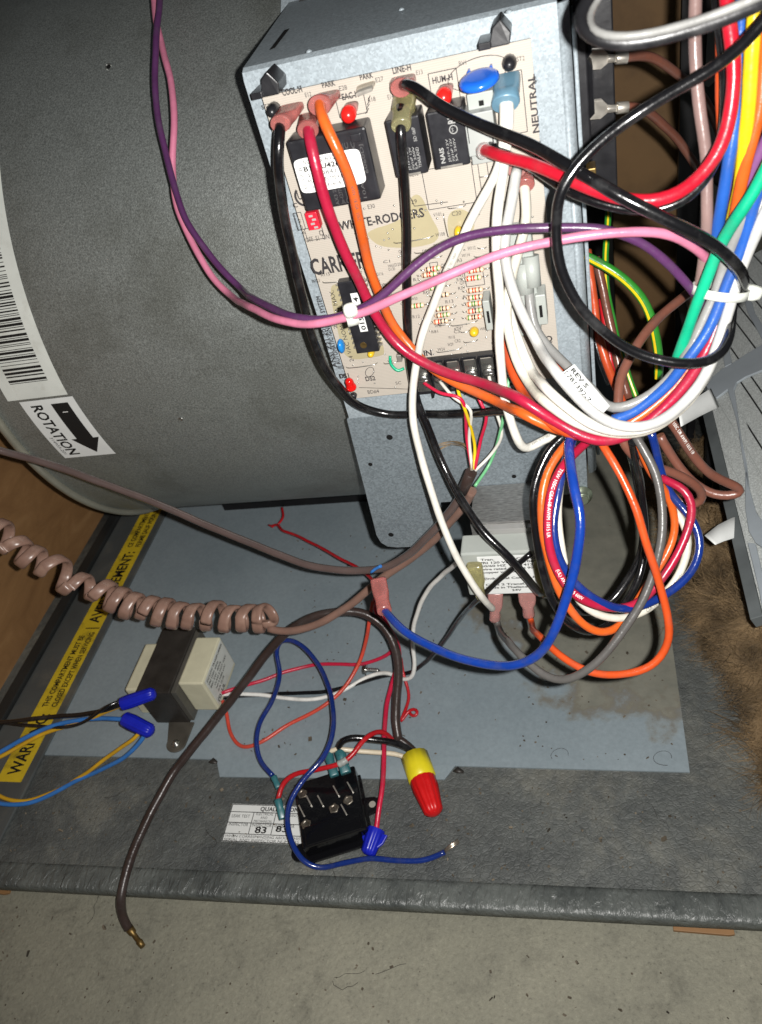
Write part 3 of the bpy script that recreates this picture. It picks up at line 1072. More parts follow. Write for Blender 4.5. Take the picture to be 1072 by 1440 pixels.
for (pa_, pb_, txt) in (((541, 171), (603, 243), 'THAILAND'), ((599, 160), (662, 231), 'JS1P')):
    x0, x1, y0, y1, z0, z1 = bx(*pa_, *pb_, 1.6)
    mb = MB()
    mb.box(x0, x1, y0, y1, z0, z1)
    rr_ = mb.build('relay', M['relay'], bd, bevel=0.08)
    ink = MB()
    put_text(ink, 'NAIS', flat((x0 + 0.5, y0 - 0.006, z0 + 0.25), (0, 0, 1), (-1, 0, 0)), .2, .68, True)
    for k, s in enumerate(('JS1P-12V', 'JQ1aP 12V', '5A 250V')):
        put_text(ink, s, flat((x0 + 0.75 + 0.16 * k, y0 - 0.006, z0 + 0.25), (0, 0, 1), (-1, 0, 0)), .1, 1.0)
    if txt == 'THAILAND':
        put_text(ink, 'THAILAND', flat((x1 - 0.25, y0 - 0.006, z0 + 0.3), (0, 0, 1), (-1, 0, 0)), .15, .9)
        put_text(ink, '5D 06P', flat((x1 - 0.25, y0 - 0.006, z0 + 1.45), (0, 0, 1), (-1, 0, 0)), .15, .6)
    else:
        put_text(ink, 'RU', flat((x1 - 0.4, y0 - 0.006, z1 - 0.6), (0, 0, 1), (-1, 0, 0)), .32, .4, True)
        for q in range(20):
            a, b = 2 * math.pi * q / 20, 2 * math.pi * (q + 1) / 20
            cx_, cz_ = x1 - 0.52, z1 - 0.85
            ink.add([(cx_ + .19 * math.cos(a), y0 - .006, cz_ + .19 * math.sin(a)), (cx_ + .19 * math.cos(b), y0 - .006, cz_ + .19 * math.sin(b)),
                     (cx_ + .15 * math.cos(b), y0 - .006, cz_ + .15 * math.sin(b)), (cx_ + .15 * math.cos(a), y0 - .006, cz_ + .15 * math.sin(a))], [(0, 1, 2, 3)], False)
        put_text(ink, 'S', flat((cx_ - .08, y0 - .006, cz_ - .08), (1, 0, 0), (0, 0, 1)), .16)
    ink.build('moulded_text', M['ink_pale'], rr_, fix=False)
    mb = MB()
    mb.box(x0 + 0.25, x1 - 0.35, y0 - 0.02, y0 + 0.1, z0 + 0.03, z0 + 0.12)
    mb.build('bottom_rib', M['tin'], rr_)

# grey plug housing beside the relays, cream socket above
pl = bpart('plug_housing', M['white'], 644, 164, 700, 214, 1.5)
for px_ in (656, 690):
    x0, x1, y0, y1, z0, z1 = bx(px_, 176, px_ + 5, 202, 1.52, 1.4)
    mb = MB()
    mb.box(x0, x1, BY - 1.504, BY - 1.4, z0, z1)
    mb.build('latch_slot', M['slot'], pl)
sk = bpart('socket', M['nylon'], 656, 134, 696, 150, 0.9)
bpart('latch_slot', M['slot'], 673, 142, 681, 148, 0.92, 0.8, 0, sk)
bpart('socket', M['white'], 662, 212, 702, 226, 0.8)

# lower nylon plug with round sockets
big = bpart('nylon_plug', M['nylon'], 690, 330, 762, 470, 1.1, bevel=0.1)
for k, (a, b) in enumerate((((678, 424), (694, 464)), ((752, 416), (771, 456)))):
    t = bpart('latch_tab', M['nylon'], *a, *b, 1.35, 0.2, 0.05, big)
    bpart('latch_slot', M['slot'], a[0] + 6, a[1] + 14, a[0] + 12, a[1] + 30, 1.37, 1.2, 0, big)
for px_, py_ in ((738, 392), (716, 398), (748, 382)):
    c = Bp(px_, py_, 1.1)
    mb = MB()
    mb.lathe(c + [0, 0.1, 0.8], (0, -0.25, -1), [(0, 0.42), (1.5, 0.42), (1.5, 0.3), (1.3, 0.28)], 16)
    mb.build('socket_tube', M['nylon'], big)

# disc varistor on its legs
c = Bp(674, 113, 1.15)
nr = unit([-0.05, -0.17, 0.98])
mb = MB()
mb.lathe(c - nr * 0.2, nr, [(0, 0.5), (0.03, 0.74), (0.12, 0.86), (0.28, 0.86), (0.37, 0.74), (0.4, 0.5)], 28)
vr = mb.build('disc_varistor', M['varistor'], bd)
for s in (-1, 1):
    mb = MB()
    mb.loft([(c + [s * 0.45, 0.5, 0.12], (1, 0, 0), (0, 0, 1), 0.16, 0.1, 2), (c + [s * 0.48, 0.95, 0.2], (1, 0, 0), (0, 0, 1), 0.07, 0.06, 2), (c + [s * 0.48, 1.148, 0.22], (1, 0, 0), (0, 0, 1), 0.05, 0.05, 2)], 8)
    mb.build('lead', M['varistor'], vr)

# unused terminals: red domes and the clear one
for px_, py_ in ((491, 153), (624, 128)):
    c = Bp(px_ + 4, py_ - 6)
    d = unit([-0.15, -1, -0.35])
    mb = MB()
    mb.loft([(c, (1, 0, 0), (0, 0, 1), 0.32, 0.14, 3), (c + d * 0.35, (1, 0, 0), (0, 0, 1), 0.34, 0.2, 3)], 14)
    tb = mb.build('spade_cap', M['pink'], bd)
    mb = MB()
    mb.lathe(c + d * 0.3, d, [(0, 0.28), (0.25, 0.36), (0.5, 0.35), (0.68, 0.24), (0.76, 0.08)], 16)
    mb.build('red_dome', M['redcap'], tb)
c = Bp(515, 120)
mb = MB()
mb.loft([(c, (1, 0, .1), (0, 0, 1), 0.45, 0.1, 4), (c + np.array([-0.05, -0.5, -.15]), (1, 0, .1), (0, 0, 1), 0.4, 0.08, 4)], 14)
mb.build('bare_spade', M['tin'], bd)

# microcontroller, capacitors, LED, switch block
ch = bpart('controller_chip', M['relay'], 474, 398, 534, 494, 0.55, bevel=0.05)
x0, x1, y0, y1, z0, z1 = bx(474, 398, 534, 494, 0.55)
mb = MB()
mb.box(x0 + 0.55, x0 + 0.98, y0 - 0.01, y0 - 0.001, z0 + 1.35, z1 - 0.7)
mb.build('code_label', M['label'], ch)
ink = MB()
put_text(ink, '015 11 4', flat((x0 + 0.9, y0 - 0.014, z0 + 1.45), (0, 0, 1), (-1, 0, 0)), .26, 2.0, True)
ink.build('lettering', M['ink'], ch, fix=False)
mb = MB()
mb.lathe((x0 + 0.5, y0 - 0.001, z0 + 0.5), (0, -1, 0), [(0, .2), (.012, .19)], 16)
mb.build('yellow_dot', M['brass'], ch)
for k in range(14):
    for xx in (x0 - 0.09, x1 + 0.09):
        mb = MB()
        zc = z0 + 0.25 + k * (z1 - z0 - 0.5) / 13
        mb.box(xx - 0.085, xx + 0.085, y0 + 0.25, BY - 0.002, zc - 0.045, zc + 0.045)
        mb.build('pin', M['tin'], ch)
for nm, m_, px_, py_, a, b in (('blue_capacitor', 'bluecap', 480, 487, .2, .42), ('yellow_capacitor', 'yelcap', 522, 497, .2, .2), ('yellow_capacitor', 'yelcap', 645, 327, .22, .3), ('yellow_capacitor', 'yelcap', 667, 467, .26, .24)):
    c = Bp(px_, py_, 0.3)
    mb = MB()
    mb.loft([(c + [0, 0.297 - h, 0], (1, 0, 0), (0, 0, 1), a * r, b * r, 2) for h, r in ((0, .75), (.12, .95), (.3, 1), (.48, .85), (.58, .5), (.6, .1))], 16)
    mb.build(nm, M[m_], bd)
c = Bp(496, 541)
mb = MB()
d = unit([0.1, -0.45, 1])
mb.tube([c, c + [0, -0.25, 0.02]], 0.14, 8)
mb.lathe(c + [0, -0.3, 0.0], d, [(0, .3), (.1, .3), (.1, .25), (.65, .25), (.8, .2), (.88, .08)], 16)
mb.build('red_led', M['led'], bd)
c = Bp(498, 555)
mb = MB()
mb.lathe(c - [0, .002, 0], (0, -1, 0), [(0, .2), (.3, .2), (.34, .14)], 12)
mb.build('standoff_barb', M['black'], bd)
ds = bpart('switch_block', M['dip'], 428, 301, 451, 322, 0.6)
x0, x1, y0, y1, z0, z1 = bx(428, 301, 451, 322, 0.6)
for k in range(4):
    mb = MB()
    zz = z1 - 0.14 - k * (z1 - z0) / 4.4
    mb.box(x0 + 0.2 + 0.12 * (k % 2), x0 + 0.4 + 0.12 * (k % 2), y0 - 0.03, y0 + .01, zz - 0.06, zz + 0.04)
    mb.build('rocker', M['white'], ds)

# resistors with colour bands
bands = [M['led'], W['brown'], W['grass'], W['black'], W['rust']]


def resistor(px_, py_, ln=0.42, r=0.13, seed=0):
    c = Bp(px_, py_, 0.14)
    mb = MB()
    mb.lathe(c - [ln, 0, 0], (1, 0, 0), [(0, r * .6), (.06, r), (.22, r), (.3, r * .86), (2 * ln - .3, r * .86), (2 * ln - .22, r), (2 * ln - .06, r), (2 * ln, r * .6)], 10)
    o = mb.build('resistor', M['resistor'], bd)
    rs = random.Random(seed)
    for q in (0.1, 0.34, 0.5, 0.74):
        mb = MB()
        mb.lathe(c + [-ln + 2 * ln * q, 0, 0], (1, 0, 0), [(0, r + .008), (.07, r + .008)], 10)
        mb.build('colour_band', rs.choice(bands), o)
    mb = MB()
    mb.tube([c + [ln, 0, 0], c + [ln + .28, 0, 0], c + [ln + .34, .13, 0]], 0.03, 6)
    mb.tube([c - [ln, 0, 0], c - [ln + .2, 0, 0], c - [ln + .26, -.13, 0]], 0.03, 6)
    mb.build('lead', M['steel'], o)


for k, (a, b) in enumerate([(609, 378), (604, 386), (666, 391), (668, 408), (668, 418), (667, 427), (668, 437), (667, 446), (622, 434), (623, 443), (620, 452), (621, 415), (586, 430), (614, 404), (669, 380)]):
    resistor(a, b, seed=k)
# bare wire links
for (a, b) in (((554, 341), (610, 331)), ((583, 355), (628, 348)), ((454, 396), (480, 394)), ((487, 516), (531, 510)), ((540, 510), (560, 507)), ((630, 292), (655, 288)), ((674, 248), (690, 245)),
               ((614, 494), (650, 488)), ((634, 457), (672, 450)), ((616, 456), (634, 454)), ((672, 348), (684, 347)), ((667, 360), (683, 358)), ((624, 300), (631, 333)), ((568, 381), (579, 379)), ((601, 362), (622, 359)), ((648, 466), (660, 464)), ((652, 480), (672, 477))):
    p, q = Bp(*a), Bp(*b)
    mb = MB()
    mb.tube(spline([p, p + [0, -0.13, 0] + (q - p) * .06, q + [0, -0.13, 0] - (q - p) * .06, q], .1, 1), 0.028, 6)
    mb.build('wire_link', M['steel'], bd)
# screw terminal strip along the bottom edge
mb = MB()
zt0, zt1 = -24.9, -23.3
mb.box(-9.6, -4.0, BY - 0.45, BY - 0.002, zt1 - 0.05, zt1 + 0.18)
mb.box(-9.6, -4.0, BY - 0.25, BY - 0.002, zt0 - 0.55, zt1 - 0.052)
ts = mb.build('terminal_strip', M['black'], bd, bevel=0.03)
for k in range(6):
    xc = -9.15 + k * 0.94
    mb = MB()
    mb.box(xc + 0.4, xc + 0.48, BY - 0.8, BY - 0.252, zt0 - 0.5, zt1 + 0.2)
    mb.build('divider', M['black'], ts)
    mb = MB()
    mb.box(xc - 0.38, xc + 0.36, BY - 0.34, BY - 0.252, zt0 - 0.3, zt1 - 0.06)
    mb.box(xc - 0.3, xc + 0.28, BY - 0.7, BY - 0.62, zt1 - 0.25, zt1 + 0.1)
    mb.build('contact', M['steel'], ts)
    mb = MB()
    mb.lathe((xc, BY - 0.342, zt0 + 0.55), (0, -1, 0), [(0, .36), (.12, .36), (.2, .28), (.22, .08)], 16)
    mb.box(xc - .25, xc + .25, BY - .575, BY - .55, zt0 + .52, zt0 + .58)
    mb.box(xc - .03, xc + .03, BY - .576, BY - .551, zt0 + .3, zt0 + .8)
    mb.build('screw', M['steel'], ts)

# silkscreen lettering
silk = MB()
SY = 0.006


def stext(s, px_, py_, hpx, wpx=None, bold=False, up=False):
    d = depth_of(px_, py_, 'b0')
    k = d / FPX
    o = Bp(px_, py_, SY)
    put_text(silk, s, flat(o, (0, 0, 1), (-1, 0, 0)) if up else flat(o, (1, 0, 0), (0, 0, 1)), hpx * k * 1.06, wpx * k * 1.02 if wpx else None, bold)


for a in (('COOL-H', 398, 135, 8, 29, True), ('PARK', 454, 124, 7, 19, True), ('PARK', 507, 113, 7, 19, True), ('LINE-H', 553, 104, 8, 26, True), ('HUM-H', 609, 118, 8, 28, True),
          ('EAC-H', 482, 141, 8, 24, True), ('E28', 478, 128, 6, 11), ('E12', 430, 137, 6, 9), ('E27', 529, 116, 6, 11), ('E13', 586, 106, 6, 9), ('E18', 519, 144, 6, 10), ('E14', 546, 140, 6, 8),
          ('ST3', 370, 154, 6, 11), ('ST2', 727, 87, 6, 11), ('RV1', 646, 93, 6, 10), ('H', 579, 119, 7, 5, True),
          ('WHITE-RODGERS', 478, 324, 12, 120, True), ('CARRIER', 441, 387, 23, 78, True), ('R115', 452, 389, 5, 13), ('W123', 440, 398, 5, 11), ('C', 414, 292, 6, None, True), ('U', 442, 289, 6),
          ('1', 419, 305, 5), ('2', 421, 313, 5), ('3', 424, 322, 5), ('4', 426, 330, 5), ('OFF  S1  ON', 431, 341, 7, 34), ('E30', 518, 294, 6, 10), ('W108', 613, 333, 5, 13), ('W109', 610, 348, 5, 11), ('V101', 610, 305, 5, 11),
          ('C20', 636, 304, 6, 13), ('W112', 658, 352, 5, 11), ('W114', 650, 362, 5, 11), ('A3', 643, 369, 5, 7), ('R42', 643, 390, 5, 9), ('R129', 643, 396, 5, 11), ('R39', 645, 408, 5, 9), ('R2', 652, 420, 5, 8), ('R9', 653, 430, 5, 8),
          ('R13', 627, 427, 5, 11), ('R12', 581, 448, 5, 10), ('W32', 612, 461, 5, 9), ('C3', 639, 469, 5, 8), ('W118', 631, 477, 5, 9), ('CR2', 640, 482, 5, 8), ('W29', 630, 487, 5, 8), ('W24', 616, 494, 5, 10),
          ('IN', 597, 501, 9, 11, True), ('W121', 476, 519, 5, 9), ('W', 546, 511, 5), ('DS1', 479, 532, 7, 13, True), ('DS2', 515, 536, 7, 14, True), ('BD#4', 518, 554, 6, 16), ('SC', 557, 541, 5, 8),
          ('Y/W', 589, 545, 11, 24, True), ('Q', 767, 481, 9, None, True), ('1', 563, 280, 6), ('29', 579, 287, 6, 8), ('RE10', 577, 249, 5, 12), ('R40', 596, 414, 5, 9), ('R1', 582, 396, 5, 7)):
    stext(*a)
rs_ = random.Random(4)
for k in range(46):
    stext(rs_.choice('RCWDQ') + str(rs_.randint(1, 130)), rs_.uniform(500, 690), rs_.uniform(352, 470), 4.5, 9)
for a in (('NEUTRAL', 759, 186, 9, 74, True, True), ('LINE', 763, 232, 9, 32, True, True), ('AUTOMATIC IGNITION SYSTEM', 480, 512, 6, 104, False, True), ('24 VAC NOM: 0.5 A MAX.', 466 + 32, 508, 6, 108, False, True), ('ANSI Z21.20', 475, 516, 6, 60, False, True), ('2-', 475, 462, 5, 10, False, True), ('Q8', 755, 118, 5, 10, False, True)):
    stext(*a)


def sline(pts, w=0.035, close=False):
    q = [Bp(x, y, SY) for x, y in pts]
    if close:
        q.append(q[0])
    for a, b in zip(q, q[1:]):
        t = unit(b - a)
        s = np.cross(t, [0, 1, 0]) * w / 2
        silk.add([a - s, b - s, b + s, a + s], [(0, 1, 2, 3)], False)


def srect(a, b, w=0.035):
    p, q = Bp(*a, SY), Bp(*b, SY)
    x0, x1, z0, z1 = p[0], q[0], q[2], p[2]
    for s0, s1 in (((x0, z0), (x1, z0)), ((x1, z0), (x1, z1)), ((x1, z1), (x0, z1)), ((x0, z1), (x0, z0))):
        s0, s1 = np.array([s0[0], BY - SY, s0[1]]), np.array([s1[0], BY - SY, s1[1]])
        t = unit(s1 - s0)
        s = np.cross(t, [0, 1, 0]) * w / 2
        silk.add([s0 - s, s1 - s, s1 + s, s0 + s], [(0, 1, 2, 3)], False)


srect((593, 240), (671, 284))
srect((671, 224), (690, 268))
srect((602, 104), (648, 140))
srect((700, 105), (742, 185))
srect((472, 140), (517, 158))
srect((413, 300), (430, 322))
srect((428, 322), (457, 335))
srect((449, 325), (455, 330))
srect((653, 383), (682, 400))
srect((604, 370), (618, 384))
sline([(570, 262), (583, 290), (630, 284)])
sline([(505, 545), (600, 548)])
for cpx, cpy, a, b in ((520, 523, .3, .3), (672, 103, 1.35, .62)):
    c = Bp(cpx, cpy, SY)
    n = 36
    for k in range(n):
        t0, t1 = 2 * math.pi * k / n, 2 * math.pi * (k + 1) / n
        e = lambda t, s: c + [(a - s) * math.cos(t), 0, (b - s) * math.sin(t) + 0.12 * math.cos(t)]
        silk.add([e(t0, 0), e(t1, 0), e(t1, .035), e(t0, .035)], [(0, 1, 2, 3)], False)
# certification mark below the big relay
c = Bp(428, 276, SY)
for k in range(20):
    t0, t1 = math.radians(130 + k * 14), math.radians(130 + (k + 1) * 14)
    e = lambda t, r: c + [r * math.cos(t), 0, r * math.sin(t)]
    silk.add([e(t0, .52), e(t1, .52), e(t1, .4), e(t0, .4)], [(0, 1, 2, 3)], False)
stext('UR', 420, 281, 10, 14, True)
for k in range(4):      # hatched corner marks
    sline([(514 + k * 1.2, 160 - k * 6), (519 + k * .6, 152 - k * 6)])
so_ = silk.build('silkscreen', M['silk'], bd, fix=False)
so_['kind'] = 'stuff'
pads = MB()
rp_ = random.Random(9)
for k in range(150):
    x_, z_ = rp_.uniform(-13.3, -2.0), rp_.uniform(-25.0, -14.2)
    pads.lathe((x_, BY - .002, z_), (0, -1, 0), [(0, .06), (.03, .045), (.05, .015)], 6)
so_ = pads.build('solder_joints', M['steel'], bd)
so_['kind'] = 'stuff'

# green spring connector behind the thermostat leads
c = Bp(559, 507, .05)
mb = MB()
mb.tube(spline([c + [-.35, 0, .35], c + [-.4, -.1, -.1], c + [-.05, -.2, -.55], c + [.3, -.1, -.5]], .1, 1), 0.09, 8)
mb.build('green_link', W['green'], bd)
bpart('test_pin', M['tin'], 557, 500, 566, 509, .35)
# ================================================================== LOWER TRANSFORMER (on the box tongue)
t2 = thing('mounted_transformer', 'white transformer with printed label hung below the circuit board', 'transformer', (-5.3, 36, -38.6))
mb = MB()
mb.box(-7.75, -2.6, 35.4, 38.99, -38.2, -33.9)
mb.build('lamination_stack', M['lam'], t2, bevel=0.06)
mb = MB()
mb.box(-7.2, -3.0, 34.9, 35.6, -36.5, -34.05)
mb.build('core_window', M['clear'], t2, bevel=0.05)
mb = MB()
mb.box(-8.3, -2.75, 33.3, 35.0, -38.35, -34.45)
bob = mb.build('bobbin', M['nylon'], t2, bevel=0.12)
mb = MB()
mb.box(-3.75, -3.3, 33.28, 34.2, -34.85, -34.43)
mb.build('bobbin_slot', M['slot'], bob)
mb = MB()
mb.box(-7.3, -3.55, 33.27, 33.296, -38.2, -34.75)
mb.build('label_plate', M['label'], t2)
ink = MB()
for k, (s, x, w) in enumerate((('Tran.            CR1 02', -7.1, 3.4), ('PRI 120 Vac   D 1060', -7.2, 3.5), ('50/60 HZ      41412', -7.15, 3.2), ('wire rated at least 90C', -7.2, 3.5), ('copper wire only', -7.1, 2.4), ('', 0, 0), ('(Industrial Cont.) UL', -7.1, 3.3), ('', 0, 0),
                               ('Class 2 Transf. C.', -7.1, 3.0), ('Made in Thailand', -7.1, 2.6), ('24V', -5.5, 0.6))):
    if s:
        put_text(ink, s, flat((x, 33.262, -35.08 - k * 0.29), (1, 0, 0), (0, 0, 1)), 0.19, w, True)
ink.build('lettering', M['ink'], t2, fix=False)
for xc in (-7.5, -3.4):
    mb = MB()
    c = np.array([xc, 32.93, -35.0])
    mb.loft([(c + [0, 0, -h], (1, 0, 0), (0, 1, 0), a, b, p_) for h, a, b, p_ in ((0, .42, .22, 4), (.15, .5, .3, 4), (1.1, .5, .3, 4), (1.5, .5, .34, 3), (2.0, .36, .32, 2), (2.9, .34, .32, 2), (3.1, .3, .28, 2))], 18)
    mb.build('terminal_boot', M['clearyel'], t2)

# ================================================================== LOOSE TRANSFORMER on the floor sheet
zf = ZP + 0.14
t1 = thing('loose_transformer', 'cream and black transformer standing on the blue-grey floor sheet', 'transformer', (-38, 38.5, zf))
mb = MB()
mb.box(-40.5, -37.05, 35.0, 42.4, zf, -52.0)
core = mb.build('core', M['core'], t1, bevel=0.12)
mb = MB()
mb.box(-37.05, -36.55, 35.15, 42.2, zf + .3, -52.15)
mb.build('core_clamp', mat('clamp_grey', lin((92, 90, 84)), 0.45, 0.3, 0.4, var=0.2, scale=50), t1, bevel=0.05)
mb = MB()
mb.box(-36.56, -34.1, 35.95, 41.1, -56.15, -51.95)
mb.build('bobbin', M['cream'], t1, bevel=0.16)
mb = MB()
mb.box(-42.5, -40.5, 36.0, 41.3, zf + .01, -53.0)
mb.build('bobbin', M['cream'], t1, bevel=0.2)
mb = MB()
mb.box(-34.12, -34.07, 36.25, 40.9, -55.7, -52.15)
mb.build('label_plate', M['label_old'], t1)
ink = MB()
for k, (s, w) in enumerate((('DC LOW TRANSFORMER', 4.2), ('PRI 120V 60Hz', 2.6), ('SEC 24V  40VA', 2.9), ('CLASS 2 NOT WET', 3.3), ('NO 9 N4ER LOC', 2.6), ('SUR 12-FR', 1.7))):
    put_text(ink, s, flat((-34.064, 36.5 + (0.6 if k > 2 else 0), -52.6 - k * 0.45), (0, 1, 0), (0, 0, 1)), 0.24, w, True)
put_text(ink, '(S) .UL', flat((-34.064, 36.45, -55.5), (0, 1, 0), (0, 0, 1)), 0.42, 1.9, True)
ink.build('lettering', M['ink'], t1, fix=False)
mb = MB()      # foot tab with screw
n = 12
mb.prism([(-39.2, 35.05, zf + .02), (-38.55, 33.0, zf + .02)] + [(-37.6 - 0.95 * math.cos(math.pi * k / n), 32.85 - 0.85 * math.sin(math.pi * k / n), zf + .02) for k in range(n + 1)] + [(-36.6, 35.05, zf + .02)], (0, 0, 0.18))
ft = mb.build('foot_tab', mat('foot_steel', lin((96, 92, 84)), 0.5, 0.5, 0.4, var=0.25, scale=60), t1, bevel=0.03)
mb = MB()
mb.lathe((-37.6, 32.8, zf + .2), (0, 0, 1), [(0, .4), (.1, .38), (.14, .24), (.3, .22), (.34, .1)], 14)
mb.build('screw', M['steel'], ft)

# ================================================================== BLACK RELAY on the base
ang = math.radians(21)
RX = np.array([math.cos(ang), math.sin(ang), 0])
RY = np.array([-math.sin(ang), math.cos(ang), 0])
UZ = np.array([0, 0, 1.0])
rc = P(463, 1133, 1.7) * [1, 1, 0] + [0, 0, ZP]
rb_ = thing('fan_relay', 'square glossy black relay lying on the grey base', 'relay', rc)
rel = lambda a, b, h: rc + RX * a + RY * b + UZ * h
mb = MB()
mb.obox(rel(0, 0, .98), RX, RY, UZ, 2.55, 2.75, .72)
mb.build('body', M['bakelite'], rb_, bevel=0.12)
mb = MB()
mb.obox(rel(0, -0.3, 0.17), RX, RY, UZ, 2.7, 2.95, 0.165)
mb.obox(rel(0, -1.9, 1.73), RX, RY, UZ, 2.2, 0.75, 0.06)
for s, yy in ((-1, -2.2), (1, -0.2)):
    e = [rel(s * 2.5, yy - .75, .02), rel(s * 3.1, yy - .7, .02)] + [rel(s * (3.15 + .65 * math.cos(q)), yy + .65 * math.sin(q), .02) for q in np.linspace(-1.4, 1.4, 9)] + [rel(s * 2.5, yy + .8, .02)]
    mb.prism(e, (0, 0, .3))
mb.build('mounting_base', M['bakelite'], rb_, bevel=0.05)
mb = MB()
mb.lathe(rel(3.15, -0.2, .325), UZ, [(0, .28), (.012, .27)], 14)
mb.build('mounting_hole', mat('hole_grey', lin((150, 146, 136)), 0.6), rb_)
for a, b in ((0.35, -0.35), (1.55, -0.05), (-1.95, 1.7), (-2.0, -0.9)):
    mb = MB()
    mb.lathe(rel(a, b, 1.7), UZ, [(0, .4), (.05, .4), (.08, .34), (.06, .22), (.02, .2)], 14, wob=lambda j, n, h: 1 + .13 * math.sin(j * 2.3 + a * 3))
    mb.build('rivet', M['oldtin'], rb_)
for a, b in ((0.75, 1.0), (1.9, 0.95), (-0.6, 0.6), (-1.5, 0.9), (-2.2, 0.3), (1.1, -0.75)):
    mb = MB()
    mb.obox(rel(a, b, 1.77), unit(RX * .3 - RY), unit(RX + RY * .3), UZ, .5, .05, .07)
    mb.build('spade', M['tin'], rb_)

# quality control label under the relay
ql = thing('quality_label', 'white quality control label with number stamps on grey base', 'label', P(365, 1160, 0.02))
qo = P(312, 1183, 0.03)
qu, qv = unit(P(400, 1187, .03) - qo), unit(P(327, 1131, .03) - qo)
qv = unit(qv - qu * np.dot(qu, qv))
qm = lambda a, b, h=0.0: qo + qu * a + qv * b + UZ * h
mb = MB()
mb.prism([qm(0, 0, -.01), qm(9.6, 0, -.01), qm(9.6, 3.15, -.01), qm(0, 3.15, -.01)], (0, 0, .02))
mb.build('paper', M['label'], ql)
ink = MB()
for (s, a, b, h, w, bo) in (('QUALITY CONTROL', 2.6, 2.62, .36, 4.6, 1), ('LEAK TEST', .25, 2.0, .28, 1.6, 0), ('ELECTRICAL', 2.35, 2.25, .22, 1.5, 0), ('AND', 2.8, 1.95, .22, .6, 0), ('MECHANICAL', 2.3, 1.65, .22, 1.6, 0), ('PERFORMANCE', 4.2, 2.2, .22, 1.9, 0),
                            ('INSPECTOR', .2, 1.3, .26, 1.7, 0), ('INSPECTOR', 2.25, 1.3, .26, 1.7, 0), ('INSPECTOR', 4.2, 1.3, .26, 1.7, 0), ('83', 2.6, .78, .55, 1.0, 1), ('83', 4.35, .95, .5, 1.0, 1),
                            ('WHEN CORRESPONDING ABOUT THIS FURNACE GIVE', .15, .36, .22, 9.0, 0), ('SERIAL AND INSPECTOR NUMBERS', .15, .07, .22, 6.4, 0)):
    put_text(ink, s, lambda u, v, a=a, b=b: qm(a + u, b + v, .012), h, w, bool(bo))
for (a0, b0, a1, b1) in ((0, 2.48, 9.6, 2.48), (0, 1.58, 9.6, 1.58), (0, .66, 9.6, .66), (2.12, .66, 2.12, 2.48), (4.05, .66, 4.05, 2.48), (.04, .04, 9.5, .04), (.04, .04, .04, 3.1), (.04, 3.1, 9.5, 3.1)):
    w = .03
    if a0 == a1:
        ink.add([qm(a0 - w, b0, .012), qm(a0 + w, b0, .012), qm(a0 + w, b1, .012), qm(a0 - w, b1, .012)], [(0, 1, 2, 3)], False)
    else:
        ink.add([qm(a0, b0 - w, .012), qm(a1, b0 - w, .012), qm(a1, b0 + w, .012), qm(a0, b0 + w, .012)], [(0, 1, 2, 3)], False)
ink.build('lettering', M['ink'], ql, fix=False)


# ================================================================== wire nuts
def wire_nut(label, p_open, p_tip, m_body, r0, r1, cap=None, group=None, name='wire_nut', wings=False):
    p_open, p_tip = np.asarray(p_open), np.asarray(p_tip)
    ax = p_tip - p_open
    Ln = np.linalg.norm(ax)
    ax = unit(ax)
    t = thing(name, label, 'wire nut', np.minimum(p_open, p_tip) * [0, 0, 1] + (p_open + p_tip) / 2 * [1, 1, 0], group)
    h0 = 0.0
    if cap is not None:
        mb = MB()
        mb.lathe(p_open, ax, [(0, r0 * .86), (.02, r0), (Ln * .4, r0 * 1.0), (Ln * .42, r0 * .9)], 28, wob=lambda j, n, h: 1 + .03 * (j % 2))
        mb.build('collar', cap, t)
        h0 = Ln * .4
    mb = MB()
    prof = [(h0, r0 * .92), (h0 + .05, r0 * .94)] + [(h0 + (Ln - h0) * q, r0 * .94 + (r1 - r0 * .94) * q) for q in (.25, .5, .75, .9)] + [(Ln * .98, r1 * .7), (Ln, r1 * .2)]
    mb.lathe(p_open, ax, prof, 48, wob=lambda j, n, h: 1 + (.12 * max(0, math.cos(12 * 2 * math.pi * j / n)) if h0 + .1 < h < Ln * .95 else 0))
    mb.build('shell', m_body, t)
    if wings:
        mb = MB()
        sd = unit(np.cross(ax, UZ))
        for s in (-1, 1):
            mb.prism([p_open + ax * Ln * .12 + sd * s * r0 * .8 - UZ * .12, p_open + ax * Ln * .1 + sd * s * (r0 + .28) - UZ * .12, p_open + ax * Ln * .45 + sd * s * (r0 + .15) - UZ * .12, p_open + ax * Ln * .8 + sd * s * r1 * .7 - UZ * .12], (0, 0, .24))
        mb.build('wings', m_body, t, bevel=.05)
    return t


wire_nut('large wire nut with yellow collar and red body on grey base', at(583, 1063, 'p1.0'), at(612, 1147, 'p0.75'), M['nutred'], 1.1, .62, M['nutyel'])
wire_nut('blue wire nut at the end of the red lead beside the black relay', at(530, 1166, 'p0.85'), at(517, 1203, 'p0.55'), M['nutblue'], .72, .5, wings=True)
wire_nut('blue wire nut on the black and yellow leads over the black transformer core', at(172, 990, 'p6.2'), at(219, 974, 'p6.4'), M['nutblue'], .62, .5)
wire_nut('blue wire nut on the sky-blue leads in front of the transformer', at(176, 1011, 'p5.2'), at(215, 1030, 'p4.6'), M['nutblue'], .68, .55)
